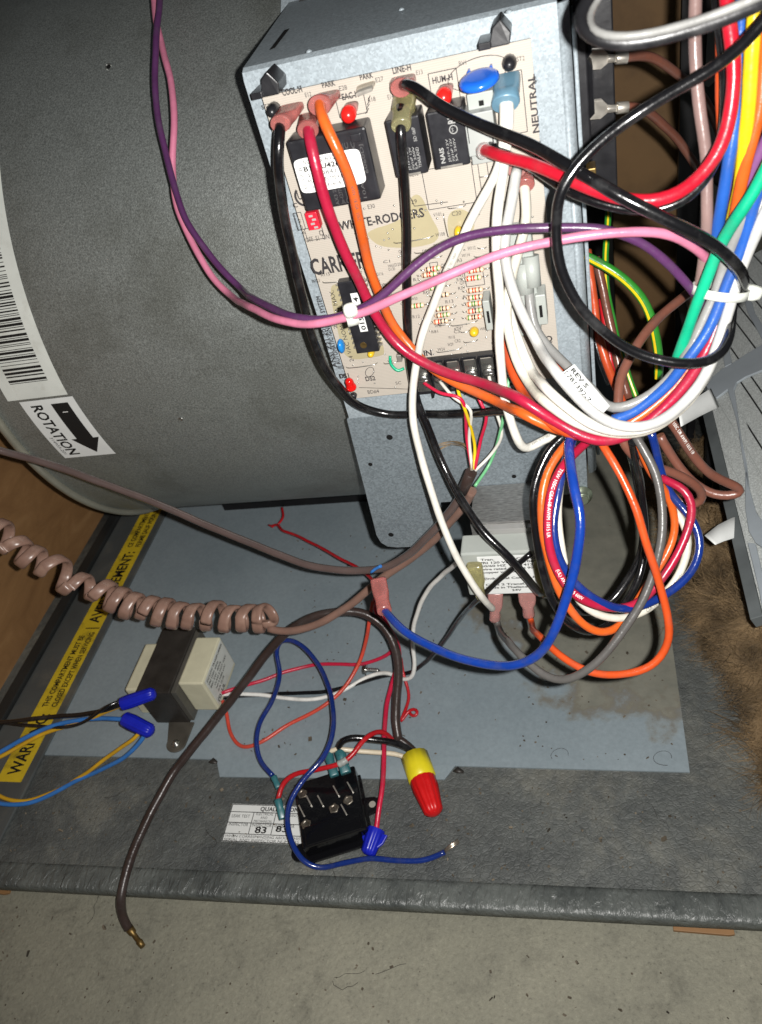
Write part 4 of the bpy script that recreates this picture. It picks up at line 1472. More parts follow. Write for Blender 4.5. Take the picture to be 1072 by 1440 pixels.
# ================================================================== WIRES
def boot(parent, m_, pt, pw, w=0.5, t=0.16, rw=0.3, name='terminal_boot', up=None, flare=1.0, side=None):
    pt, pw = np.asarray(pt, float), np.asarray(pw, float)
    ax = unit(pw - pt)
    if up is None:
        up = -unit((pt + pw) / 2)
    v = unit(np.asarray(up) - ax * np.dot(up, ax))
    u = np.cross(v, ax)
    if side is not None:
        u = unit(side)
        v = unit(np.cross(u, ax))
    mb = MB()
    S = []
    if side is not None:
        prof = ((0, w * .96, t * .8, 5), (.05, w, t, 5), (.5, w, t, 5), (.6, w * .95, t * 1.3, 4), (.72, rw * 1.25, rw, 2.4), (.93, rw * 1.35, rw * 1.12, 2), (1.0, rw * 1.25, rw * 1.05, 2))
    else:
        prof = None
    for q, a, b, p_ in prof or ((0, w * .96, t * .8, 4), (.06, w, t, 4), (.42, w, t, 4), (.55, w * .9, (t + rw) / 2, 3), (.68, rw * 1.15 * flare, rw, 2.2), (.93, rw * 1.25 * flare, rw * 1.12, 2), (1.0, rw * 1.18 * flare, rw * 1.05, 2)):
        S.append((pt + (pw - pt) * q, u, v, a, b, p_))
    mb.loft(S, 20)
    return mb.build(name, m_, parent)


def wire(name, label, colour, r, pts, group=None, boots=(), strip=None, step=0.3, smooth=4, parts=None, stripe=None, prints=(), cat='wire'):
    pp = path(pts)
    for e, nb in ((0, 1), (-1, -2)):       # leads go on past the edge of the view until they meet the plywood or the cabinet top
        x_, y_ = pts[e][0], pts[e][1]
        if x_ < -5 or y_ < -5 or x_ > 1077:
            d_ = unit(pp[e] - pp[nb])
            ln_ = 14.0
            if d_[0] < 0:
                ln_ = min(ln_ if x_ > -5 else 40, (pp[e][0] + 60.2) / -d_[0])
            q_ = pp[e] + d_ * ln_
            pp = [q_] + pp if e == 0 else pp + [q_]
    c = spline(pp, step, smooth)
    # small natural irregularity: wandering line, slightly uneven skin
    nc = len(c)
    ph_ = RNG.uniform(0, 6.28, 6)
    ss = np.concatenate([[0], np.cumsum(np.linalg.norm(np.diff(c, axis=0), axis=1))])
    env = np.minimum(1, np.minimum(ss, ss[-1] - ss) / 1.5)[:, None]
    jit = np.stack([.022 * np.sin(ss * .8 + ph_[k]) + .01 * np.sin(ss * 2.1 + ph_[k + 3]) for k in range(3)], 1)
    c = c + jit * env
    rad_ = r * (1 + .014 * np.sin(ss * 2.1 + ph_[0]) + .01 * np.sin(ss * 4.3 + ph_[1]))
    need = boots or strip or stripe or prints or parts
    if not need:
        mb = MB()
        mb.tube(c, rad_, 12)
        o = tag(mb.build(name, W[colour], base=c[len(c) // 2]), label, cat, group)
        return o
    root = thing(name, label, cat, c[len(c) // 2], group)
    mb = MB()
    mb.tube(c, rad_, 12)
    mb.build('insulation', W[colour], root)
    for (m_, pa, pb, w_, t_, rw_) in boots:
        boot(root, M[m_], at(*pa), at(*pb), w_, t_, rw_, side=(1, 0, 0) if pa[2] == 'b0.05' else None)
    if strip:          # bare copper past one end: (end index, end pixel, spec)
        e, (x, y, s) = strip
        a = c[0] if e == 0 else c[-1]
        b = at(x, y, s)
        mb = MB()
        for k in range(5):
            off = RNG.normal(0, .07, 3)
            mb.tube([a + off * .5 + UZ * .1, (a + b) / 2 + off + UZ * .12, b + off * 1.1 + UZ * .1], .085, 6)
        mb.build('bare_strands', M['copper'], root)
    L = np.concatenate([[0], np.cumsum(np.linalg.norm(np.diff(c, axis=0), axis=1))])
    T = np.gradient(c, axis=0)

    def surf(s, ang, h):
        C = np.array([np.interp(s, L, c[:, k]) for k in range(3)])
        t = unit([np.interp(s, L, T[:, k]) for k in range(3)])
        n = unit(-C + np.array([0, -8, 10]))
        n = unit(n - t * np.dot(n, t))
        b = np.cross(n, t)
        return C + (r * 1.035 + h) * (math.cos(ang) * n + math.sin(ang) * b)
    if stripe:
        mb = MB()
        n = len(c)
        mb.grid(lambda u, v: surf(L[-1] * u, -.25 + stripe[1] + .5 * v, .012), n, 3)
        mb.build('stripe', W[stripe[0]], root)
    for (s, frac, size, colr, flip, off) in prints:
        mb = MB()
        s0 = L[-1] * frac
        sg = -1 if flip else 1
        put_text(mb, s, lambda a, b: surf(s0 + sg * a, (sg * (b - size * .4) / r) + off, .008), size)
        mb.build('printing', M[colr], root, fix=False)
    return root


G_LOOP = 'harness leads coiled beside the hanging transformer'
G_BUN = 'leads of the tied harness bundle'
# ---- leads plugged on the board
wire('black_wire', 'thick black lead from the COOL-H terminal curving under the board', 'black', .25,
     [(395, 168, 'b1.0'), (393, 185, 'b1.8'), (391, 210, 'b2.1'), (394, 261, 'b2.0'), (404, 320, 'b1.7'), (418, 388, 'b1.6'), (433, 451, 'b1.3'), (449, 500, 'b1.1'), (472, 539, 'b.8'), (502, 569, 'b.3'), (540, 582, 'b0'),
      (600, 583, 'b.3'), (655, 581, 'b1.2'), (701, 578, 'b2.6'), (735, 583, 'b4'), (780, 602, 'k1.2'), (830, 616, 'k1.4'), (872, 616, 'k1.6')],
     boots=[('redvinyl', (412, 150, 'b0.05'), (394, 175, 'b1.5'), .56, .2, .36)])
wire('crimson_wire', 'thick crimson lead sweeping down across the board from the upper edge', 'crimson', .265,
     [(433, 176, 'b1.0'), (435, 192, 'b1.9'), (441, 224, 'b2.4'), (455, 272, 'b2.5'), (470, 316, 'b2.4'), (484, 350, 'b2.3'), (501, 388, 'b2.2'), (519, 427, 'b2.1'), (542, 465, 'b2.1'), (567, 490, 'b2.3'), (597, 510, 'b2.7'), (631, 525, 'b3.2'), (681, 541, 'b4.2'),
      (735, 562, 'k1.2'), (790, 598, 'k.5'), (828, 618, 'k.0'), (870, 619, 'k.0'), (908, 596, 'k0'), (945, 563, 'k0'), (973, 530, 'k.0'), (993, 493, 'k.1'), (1007, 462, 'k.2'), (1022, 415, 'k.4'), (1036, 360, 'k.6'), (1048, 300, 'k.8'), (1052, 230, 'k.9'), (1050, 120, 'k.8'), (1046, 40, 'k.8'), (1044, -30, 'k.8')],
     boots=[('redvinyl', (436, 163, 'b0.05'), (433, 184, 'b1.5'), .5, .2, .38)])
wire('orange_wire', 'thick orange lead from the PARK terminal running under the crimson lead', 'orange', .25,
     [(450, 141, 'b1.1'), (451, 158, 'b2.0'), (460, 182, 'b2.5'), (476, 211, 'b2.7'), (489, 243, 'b2.6'), (500, 287, 'b2.4'), (507, 320, 'b2.1'), (517, 364, 'b1.7'), (530, 405, 'b1.4'), (541, 433, 'b1.2'), (556, 462, 'b1.2'), (574, 485, 'b1.4'), (600, 512, 'b2.0'), (631, 534, 'b2.6'),
      (668, 550, 'b3.3'), (702, 566, 'b4.2'), (735, 582, 'k1.3'), (772, 600, 'k.9'), (815, 611, 'k.7'), (860, 606, 'k.5'), (899, 586, 'k.4'), (938, 556, 'k.5'), (968, 522, 'k.6'), (1000, 450, 'k.8'), (1022, 380, 'k.9'), (1035, 300, 'k.6'), (1049, 232, 'k.0'), (1066, 163, 'k-.3'), (1076, 68, 'k-.4'), (1080, 0, 'k-.4')],
     boots=[('redvinyl', (463, 134, 'b0.05'), (449, 149, 'b1.5'), .56, .2, .4)], prints=[('600V  18 GA  105C', .07, .16, 'ink_grey', False, .1)])
wire('black_wire', 'black lead from the yellowed clear boot running straight down the board', 'black', .235,
     [(564, 150, 'b1.2'), (564, 180, 'b2.0'), (567, 236, 'b1.9'), (572, 312, 'b1.3'), (573, 375, 'b1.0'), (573, 451, 'b.9'), (576, 505, 'b.9'), (586, 560, 'b1.1'), (603, 605, 'b1.6'), (623, 655, 'b2.5'), (650, 703, 'b4.0'), (683, 751, 'b5.6'), (720, 788, 'b6.4'), (749, 822, 'b6.1'), (762, 836, 'b5.4'), (761, 832, 'b4.8')],
     boots=[('clearyel', (571, 128, 'b0.05'), (564, 178, 'b2.0'), .5, .26, .34)])
wire('black_wire', 'black lead from the LINE-H terminal crossing above the red pair', 'black', .25,
     [(565, 119, 'b.9'), (578, 121, 'b1.7'), (592, 128, 'b2.2'), (616, 146, 'b2.6'), (648, 163, 'b3.0'), (686, 179, 'b3.5'), (724, 195, 'b4.1'), (761, 212, 'b4.7'), (799, 234, 30.6), (848, 260, 30), (889, 284, 29.8), (930, 305, 29.8), (971, 326, 30), (1006, 347, 30.5), (1032, 368, 31.2), (1046, 386, 32), (1046, 402, 33), (1040, 415, 34.5)],
     boots=[('redvinyl', (568, 112, 'b0.05'), (564, 124, 'b1.2'), .56, .2, .36)])
wire('white_wire', 'long white lead from the blue boot slanting down to the hanging transformer', 'white', .215,
     [(709, 139, 'b1.0'), (709, 152, 'b1.5'), (710, 190, 'b1.9'), (705, 232, 'b2.0'), (694, 254, 'b2.1'), (680, 275, 'b2.1'), (660, 313, 'b2.1'), (644, 348, 'b2.0'), (625, 393, 'b1.9'), (606, 440, 'b1.8'), (591, 480, 'b1.8'), (584, 520, 'b2.0'), (580, 560, 'b2.3'), (583, 600, 'b2.8'), (596, 655, 'b3.6'), (612, 709, 'b4.5'), (636, 769, 'b5.5'), (664, 820, 'b6.2'), (683, 847, 'b6.0'), (694, 857, 'b5.2'), (690, 852, 'b4.7')],
     boots=[('bluevinyl', (714, 108, 'b0.05'), (711, 147, 'b1.3'), .56, .3, .46)], prints=[('600V 105C E51583', .22, .13, 'ink_grey', False, .1)])
wire('white_wire', 'white lead from the blue boot dropping to a free bend below the board', 'white', .235,
     [(714, 139, 'b1.0'), (717, 152, 'b1.5'), (714, 195, 'b1.9'), (708, 240, 'b2.2'), (700, 290, 'b2.5'), (697, 345, 'b2.8'), (701, 385, 'b3.0'), (704, 430, 'b3.2'), (702, 480, 'b3.5'), (705, 525, 'b3.9'), (712, 571, 'b4.4'), (723, 605, 'b4.8'), (733, 627, 'b4.9'), (740, 634, 'b4.6'), (756, 624, 'b4.2'), (785, 610, 'b4.2'), (815, 596, 'b4.2')],
     prints=[('AWM 18 E51583', .86, .13, 'ink_grey', False, .3)])
wire('grey_white_wire', 'pale grey-white lead sweeping from the lower red boot into the outer bundle', 'greywhite', .25,
     [(727, 238, 'b1.1'), (724, 258, 'b1.7'), (716, 305, 'b2.4'), (711, 335, 'b2.8'), (711, 368, 'b3.2'), (721, 408, 'b3.8'), (738, 450, 'b4.4'), (757, 485, 'b5.0'), (781, 521, 'k-.4'), (808, 553, 'k-.8'), (830, 577, 'k-.9'), (860, 596, 'k-.9'), (890, 602, 'k-.9'), (921, 596, 'k-.9'), (951, 578, 'k-.9'), (980, 548, 'k-.8'), (1002, 508, 'k-.6'), (1017, 461, 'k-.5'), (1031, 410, 'k-.4'), (1047, 365, 'k-.3'), (1069, 316, 'k-.3'), (1085, 285, 'k-.3'), (1100, 250, 'k-.3')],
     boots=[('pink', (722, 222, 'b0.05'), (727, 240, 'b1.1'), .36, .2, .32)])
wire('white_wire', 'white lead from the lower red boot passing behind the pale grey lead', 'offwhite', .24,
     [(737, 258, 'b.9'), (739, 275, 'b1.4'), (740, 305, 'b1.9'), (732, 345, 'b2.4'), (721, 386, 'b2.7'), (713, 430, 'b3.0'), (715, 465, 'b3.4'), (724, 503, 'b3.9'), (742, 537, 'b4.6'), (768, 565, 'k.5'), (800, 589, 'k.2'), (840, 606, 'k-.1'), (880, 611, 'k-.2'), (915, 604, 'k-.2'), (948, 584, 'k-.2'), (978, 553, 'k-.1'), (1000, 515, 'k0'), (1014, 468, 'k.1'), (1030, 410, 'k.3'), (1046, 362, 'k.4'), (1066, 310, 'k.4'), (1090, 260, 'k.4')],
     boots=[('redvinyl', (740, 236, 'b0.05'), (738, 262, 'b1.2'), .38, .22, .34)])
wire('white_wire', 'white lead rising from the harness to the nylon plug', 'white', .24,
     [(708, 405, 'b1.4'), (714, 430, 'b2.2'), (721, 455, 'b2.9'), (731, 487, 'b3.4'), (747, 520, 'b4.2'), (771, 548, 'k.2'), (797, 573, 'k-.2'), (830, 596, 'k-.5'), (868, 607, 'k-.6'), (905, 605, 'k-.6'), (940, 588, 'k-.5'), (970, 562, 'k-.5'), (996, 522, 'k-.3'), (1012, 475, 'k-.2'), (1028, 415, 'k0'), (1048, 352, 'k0'), (1072, 296, 'k0'), (1095, 255, 'k0')])
wire('red_wire', 'red lead from the grey plug looping up into the tied bundle', 'red', .26,
     [(676, 209, 'b1.2'), (690, 214, 'b2.2'), (711, 221, 'b3.0'), (749, 231, 'b4.0'), (782, 244, 31.6), (812, 258, 31), (848, 272, 30.6), (889, 282, 30.2), (924, 283, 30), (957, 271, 29.8), (990, 243, 29.6), (1014, 209, 29.2), (1028, 165, 28.8), (1033, 109, 28.3), (1028, 54, 27.8), (1022, 0, 27.5), (1018, -30, 27.4)],
     boots=[('clear', (672, 205, 'b1.0'), (682, 213, 'b1.7'), .28, .24, .3)])
wire('black_wire', 'thin black lead running just below the red lead from the grey plug', 'black', .21,
     [(682, 200, 'b1.0'), (700, 212, 'b2.0'), (735, 228, 'b2.9'), (770, 250, 'b3.6'), (812, 274, 32.2), (862, 290, 31.8), (915, 297, 31.4), (957, 286, 31), (990, 257, 30.6), (1010, 222, 30.2), (1020, 180, 29.8), (1021, 110, 29.4), (1012, 40, 29), (1004, -20, 29)])
wire('grey_wire', 'grey lead from the nylon plug carrying the white code tag', 'grey', .235,
     [(744, 398, 'b1.0'), (745, 430, 'b1.7'), (750, 458, 'b2.2'), (770, 486, 'b3.0'), (806, 522, 'b4.4'), (834, 551, 'k.3'), (858, 577, 'k.3'), (885, 572, 'k.2'), (918, 553, 'k.1'), (947, 527, 'k0'), (969, 494, 'k0'), (988, 455, 'k.0'), (1006, 412, 'k0'), (1020, 367, 'k0'), (1036, 328, 'k0'), (1053, 292, 'k0'), (1080, 235, 'k0')])
wire('orange_wire', 'orange lead tucked under the grey lead near the code tag', 'orange2', .23,
     [(733, 440, 'b1.2'), (746, 462, 'b1.7'), (761, 484, 'b2.2'), (782, 512, 'b3.1'), (806, 545, 'b4.2'), (836, 580, 'k1.0'), (866, 598, 'k1.0'), (899, 590, 'k1.0')])
wire('orange_wire', 'orange lead curving beside the three white leads under the nylon plug', 'orange2', .25,
     [(712, 470, 'b1.2'), (715, 500, 'b2.2'), (722, 525, 'b3.0'), (736, 551, 'b3.8'), (758, 582, 'k1.1'), (788, 605, 'k.6'), (830, 615, 'k.3'), (865, 616, 'k.3'), (890, 607, 'k.5')])
# code tag on the grey lead
ct = thing('code_tag', 'white tag printed REV S wrapped on the harness beside the grey lead', 'tag', at(820, 552, 'k-.1'))
A, B_, C_, D_ = at(790, 525, 34.6), at(808, 512, 34.8), at(858, 571, 36.2), at(841, 587, 35.9)
mb = MB()
mb.grid(lambda u, v: (A * (1 - u) + D_ * u) * (1 - v) + (B_ * (1 - u) + C_ * u) * v + unit(-A) * (.18 * math.sin(math.pi * v)), 10, 8)
o = mb.build('paper', M['label'], ct, fix=False)
ink = MB()
tu = lambda a, b: (lambda u, v: (A * (1 - u) + D_ * u) * (1 - v) + (B_ * (1 - u) + C_ * u) * v + unit(-A) * (.18 * math.sin(math.pi * v) + .012))(a / 2.75, b / 0.95)
put_text(ink, 'REV S', lambda a, b: tu(.12 + a, .52 + b), .27, 1.15, True)
put_text(ink, '1781392-7', lambda a, b: tu(.05 + a, .12 + b), .27, 1.85, True)
ink.build('lettering', M['ink'], ct, fix=False)

# ---- other leads of the tied bundle
for nm, lab, colr, r, pts in (
    ('blue_wire', 'blue lead on the inside of the bundle curve next to the grey lead', 'azure', .245,
     [(862, 590, 'k.3'), (880, 586, 'k.1'), (914, 564, 'k-.1'), (947, 535, 'k-.2'), (970, 504, 'k-.3'), (990, 476, 'k-.3'), (1010, 433, 'k-.3'), (1023, 393, 'k-.3'), (1044, 350, 'k-.2'), (1062, 283, 'k-.2'), (1085, 225, 'k-.2')]),
    ('green_wire', 'sea-green lead at the inner edge of the bundle under the zip tie', 'green', .25,
     [(948, 518, 'k.9'), (957, 493, 'k.2'), (975, 441, 'k-.2'), (992, 394, 'k-.5'), (1010, 352, 'k-.6'), (1033, 311, 'k-.8'), (1062, 270, 'k-1'), (1082, 230, 'k-1.2'), (1100, 190, 'k-1.2')]),
    ('blue_wire', 'blue lead between the red and yellow leads high in the bundle', 'azure', .25,
     [(1003, 372, 'k1.2'), (1008, 335, 'k.6'), (1014, 290, 'k.3'), (1025, 226, 'k.1'), (1036, 163, 'k.0'), (1041, 95, 'k.1'), (1042, 40, 'k.2'), (1044, -20, 'k.2')]),
    ('yellow_wire', 'yellow lead hanging straight in the bundle', 'yellow', .27,
     [(1026, 330, 'k1.2'), (1038, 270, 'k.5'), (1045, 225, 'k.1'), (1053, 150, 'k-.4'), (1058, 82, 'k-.6'), (1061, 14, 'k-.7'), (1062, -30, 'k-.7')]),
    ('orange_wire', 'orange lead showing as a narrow strip behind the bright red lead', 'orange2', .22,
     [(1016, 200, 'k1.2'), (1015, 109, 'k1.0'), (1012, 20, 'k.9'), (1011, -30, 'k.9')]),
    ('mauve_wire', 'greyish mauve lead hanging apart from the coloured bundle', 'mauve', .24,
     [(979, -20, 'k.8'), (978, 40, 'k.8'), (977, 90, 'k.8'), (982, 140, 'k.8'), (990, 195, 'k.8'), (995, 245, 'k.8'), (995, 300, 'k.7'), (991, 355, 'k.6'), (984, 400, 'k.6'), (972, 450, 'k.9'), (958, 505, 'k1.4')]),
    ('violet_wire', 'dark violet lead glimpsed between orange and green leads', 'violet', .2,
     [(1040, 300, 'k1.1'), (1056, 245, 'k.5'), (1068, 215, 'k.2'), (1085, 180, 'k0')])):
    wire(nm, lab, colr, r, pts, G_BUN)
# purple and pink pair
wire('pink_wire', 'pink lead twisted with the purple lead down the blower housing', 'pink', .2,
     [(216, -30, 'c2.2'), (217, 7, 'c2.4'), (221, 36, 'c2.4'), (229, 68, 'c2.6'), (241, 118, 'c3.2'), (245, 161, 'c3.4'), (244, 205, 'c3.4'), (243, 240, 'c3.4'), (248, 285, 'c3.6'), (260, 320, 'c3.8'), (279, 357, 'c4.2'), (297, 388, 'c4.8'), (321, 412, 'c5.4'), (356, 434, 40.6), (391, 449, 38.8), (428, 456, 37.6), (466, 452, 36.8), (493, 445, 36.3),
      (520, 437, 35.6), (545, 425, 35), (577, 410, 34.6), (617, 393, 34.2), (655, 376, 33.8), (693, 361, 33.4), (731, 350, 33), (785, 338, 32.4), (834, 330, 32), (889, 325, 31.8), (920, 326, 31.8), (948, 333, 32), (982, 352, 32.8), (1000, 372, 33.8)])
wire('purple_wire', 'dark purple lead twisted with the pink lead', 'purple', .195,
     [(228, -30, 'c2.2'), (225, 7, 'c2.9'), (220, 42, 'c3.2'), (218, 84, 'c3.3'), (221, 151, 'c3.4'), (231, 208, 'c3.6'), (245, 262, 'c4.0'), (262, 309, 'c4.2'), (287, 347, 'c4.4'), (312, 380, 'c4.8'), (337, 404, 'c5.2'), (360, 422, 41), (390, 437, 39.2), (416, 446, 38), (453, 450, 37.2), (490, 442, 36.8),
      (512, 434, 36.2), (531, 421, 35.8), (551, 403, 35.4), (577, 380, 35), (605, 356, 34.6), (642, 338, 34.2), (681, 327, 33.8), (719, 322, 33.4), (756, 321, 33), (807, 319, 32.8), (838, 320, 32.6), (875, 329, 32.6), (911, 346, 32.8), (943, 374, 33.2), (976, 412, 34), (992, 432, 35)])


def zip_tie(label, c, rad, axis, head_dir, hs=.35, group=None, w=.28, tail=None):
    t = thing('zip_tie', label, 'zip tie', c, group)
    axis = unit(axis)
    u = unit(np.cross(axis, head_dir))
    v = unit(np.cross(u, axis))
    mb = MB()
    rings = []
    for k in range(28):
        a = 2 * math.pi * k / 28
        d = u * math.sin(a) * rad[0] + v * math.cos(a) * rad[1]
        n = unit(d)
        rings.append([c + d - axis * w, c + d + axis * w, c + d + n * .09 + axis * w, c + d + n * .09 - axis * w])
    vs = [p for r in rings for p in r]
    fs = [(i * 4 + j, i * 4 + (j + 1) % 4, ((i + 1) % 28) * 4 + (j + 1) % 4, ((i + 1) % 28) * 4 + j) for i in range(28) for j in range(4)]
    mb.add(vs, fs, True)
    mb.build('strap', M['tie'], t)
    mb = MB()
    h = c + v * (rad[1] + hs * .8)
    mb.loft([(h - v * hs, axis, u, hs * .9, hs * .8, 3), (h, axis, u, hs, hs, 3), (h + v * hs * .9, axis, u, hs * .85, hs * .8, 3), (h + v * hs * 1.25, axis, u, hs * .4, hs * .4, 2)], 16)
    mb.build('head', M['tie'], t)
    return t


zip_tie('small white zip tie gripping the purple and pink leads on the board', at(494, 443, 36.5), (.42, .42), at(520, 434, 36.5) - at(466, 450, 36.5), at(480, 436, 36) - at(494, 443, 37.2), .34)
c1, c2 = at(981, 405, 'k0'), at(1050, 415, 'k0')
cc = at(1013, 409, 'k.1')
zip_tie('white zip tie strapped round the coloured harness bundle', cc, (.95, 1.12), at(1004, 440, 'k0') - at(1024, 370, 'k0'), c2 - c1, .34, w=.19)

# ---- black loops hanging in front
wire('black_wire', 'black lead making a wide loop round the coloured bundle', 'black', .215,
     [(1100, 0, 25), (1072, 30, 25.5), (1052, 56, 26), (1012, 90, 26.8), (971, 115, 27.4), (930, 140, 28), (889, 166, 28.6), (848, 196, 29), (821, 221, 29.3), (799, 248, 29.6), (786, 275, 30), (783, 310, 30.6), (785, 360, 31.2), (796, 400, 31.8), (814, 432, 32.2), (843, 461, 32.6), (876, 486, 32.8), (916, 502, 32.8), (957, 511, 32.6), (995, 511, 32.6), (1015, 499, 32.8), (1025, 472, 33.4), (1030, 435, 34.6), (1034, 405, 35.6)])
wire('black_wire', 'glossy black lead bowed close to the lens at the top of the control box', 'blackgloss', .215,
     [(1110, -15, 21), (1072, 5, 21.6), (1039, 17, 22), (998, 34, 22.4), (957, 46, 22.8), (903, 58, 23.2), (862, 61, 23.4), (831, 54, 23.6), (815, 36, 23.8), (818, 14, 24), (836, -12, 24), (860, -40, 24)])

wire('grey_wire', 'slim grey strand added as the flash highlight along the glossy black lead', 'glintgrey', .12,  # no separate wire: flash highlight of the black lead, modelled in grey
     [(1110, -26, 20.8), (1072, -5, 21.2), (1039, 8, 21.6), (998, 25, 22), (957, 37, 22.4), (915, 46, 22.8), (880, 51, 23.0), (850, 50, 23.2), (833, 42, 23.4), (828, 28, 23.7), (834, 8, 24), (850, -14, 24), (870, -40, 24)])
# ---- coiled harness under the bundle
wire('black_wire', 'black lead forming the outer edge of the hanging coil', 'black', .205,
     [(800, 608, 'k1.4'), (780, 622, 38.6), (761, 655, 38.8), (750, 699, 39), (752, 743, 39.4), (760, 790, 40), (772, 832, 40.6), (788, 862, 41), (810, 884, 41.4), (836, 890, 42), (862, 872, 42.6), (886, 838, 43), (903, 800, 43.2), (908, 760, 43), (905, 715, 42.6), (899, 672, 41.6), (893, 640, 40), (890, 620, 39)], G_LOOP)
wire('orange_wire', 'orange lead inside the black lead of the hanging coil', 'orange', .21,
     [(808, 612, 'k1.2'), (790, 631, 38.2), (772, 657, 38.2), (762, 696, 38.2), (764, 745, 38.6), (775, 800, 39.2), (793, 845, 39.8), (821, 878, 40.2), (850, 891, 40.6), (874, 880, 41), (898, 843, 41.4), (920, 807, 41.6), (940, 774, 41.6), (951, 738, 41.4), (943, 703, 41), (921, 672, 40.2), (907, 648, 39.4), (900, 625, 39)], G_LOOP)
wire('crimson_wire', 'crimson lead with white print in the hanging coil', 'crimson', .215,
     [(832, 616, 'k1.4'), (814, 632, 38.4), (791, 656, 37.8), (774, 692, 37.6), (770, 743, 37.8), (781, 796, 38.4), (806, 834, 38.8), (845, 854, 39.4), (885, 854, 39.8), (918, 831, 40), (951, 783, 39.9), (970, 740, 39.7), (974, 708, 39.5), (963, 688, 39.5), (947, 680, 39.8), (930, 672, 40.2)], G_LOOP,
     prints=[('TEW 105C CSA 18 AWM 1015 LR', .12, .17, 'ink_white', False, .1), ('(UL) AWM 1015 600V', .36, .17, 'ink_white', False, .1)])
wire('blue_wire', 'royal blue lead round the outside of the hanging coil', 'royal', .215,
     [(806, 618, 'k1.6'), (796, 645, 38.8), (786, 690, 38.6), (779, 735, 38.6), (785, 785, 38.8), (808, 820, 39), (838, 843, 39.2), (876, 857, 39.6), (914, 848, 40.2), (951, 827, 40.4), (980, 790, 40.4), (986, 758, 40.4), (973, 728, 40.6), (945, 697, 40.8), (929, 664, 40.6), (922, 630, 40), (916, 608, 39.4)], G_LOOP)
wire('white_wire', 'white lead with fine black print in the hanging coil', 'offwhite', .205,
     [(808, 628, 39.4), (794, 655, 39.3), (785, 700, 39.3), (786, 750, 39.6), (796, 800, 39.8), (815, 845, 40.2), (846, 866, 40.6), (880, 870, 41), (908, 860, 41.2), (938, 832, 41.2), (960, 800, 41.1), (969, 765, 41), (962, 735, 41.2), (945, 712, 41.6), (925, 690, 41.6)], G_LOOP,
     prints=[('CSA TEW OR AWM I A 105C', .62, .16, 'ink_grey', False, -.3)])
wire('blue_wire', 'bright blue lead from the pink connector rising through the hanging coil', 'blue', .24,
     [(540, 857, 46.5), (548, 866, 45.6), (569, 888, 44.4), (615, 914, 43), (670, 931, 41.6), (725, 936, 40.2), (760, 920, 39), (780, 885, 38), (800, 830, 37), (813, 780, 36.3), (817, 735, 36), (808, 690, 36.2), (801, 650, 36.8), (800, 622, 37.6), (806, 606, 38.4)],
     boots=[('redvinyl', (532, 815, 48.2), (541, 860, 46.2), .5, .24, .36)])
wire('orange_wire', 'bright orange lead hanging from the transformer connector in a low loop', 'orange2', .2,
     [(744, 862, 'b4.2'), (747, 874, 'b4.6'), (761, 897, 43.5), (793, 926, 42), (833, 946, 41), (882, 948, 40), (922, 932, 39.4), (940, 906, 39), (938, 861, 38.6), (926, 813, 38.2), (909, 764, 37.8), (892, 710, 37.5), (870, 662, 37.6), (847, 624, 38), (838, 606, 38.6)],
     boots=[('pink', (740, 826, 'b4.1'), (744, 866, 'b4.3'), .56, .24, .32)])
wire('grey_wire', 'grey lead hanging from the transformer connector in a low loop', 'darkgrey', .215,
     [(697, 868, 'b4.2'), (701, 880, 'b4.6'), (721, 909, 43.6), (749, 938, 42.2), (781, 956, 41.2), (811, 951, 40.4), (842, 929, 39.8), (874, 892, 39.4), (902, 849, 39), (918, 809, 38.8), (929, 762, 38.6), (932, 714, 38.5), (923, 666, 38.4), (907, 634, 38.4), (893, 612, 38.6)],
     boots=[('pink', (697, 832, 'b4.1'), (696, 872, 'b4.3'), .5, .24, .3)])

# ---- brown and other leads in the dark gap
wire('brown_wire', 'brown lead bent over the dark gap behind the bundle', 'copperbrown', .25,
     [(990, 398, 43), (968, 412, 42), (949, 428, 41.4), (927, 445, 41), (905, 472, 40.6), (888, 498, 40.4), (875, 525, 40.2), (870, 560, 40), (871, 600, 40), (879, 628, 40.2), (900, 649, 40.6), (943, 664, 41.4), (978, 680, 42), (992, 698, 42.6), (981, 711, 43.2), (947, 700, 43.6), (925, 680, 44)])
wire('brown_wire', 'brown lead with white print turning back at the ribbed panel', 'copperbrown', .25,
     [(928, 575, 38.8), (947, 598, 39.6), (973, 638, 40.6), (1002, 668, 41.6), (1033, 683, 42.2), (1047, 690, 42.4), (1034, 697, 42.6), (1002, 696, 43), (973, 677, 43.2), (944, 640, 43), (928, 612, 42.6)],
     prints=[('105 105C OR AWM 1015 18', .05, .17, 'ink_white', False, .15)])
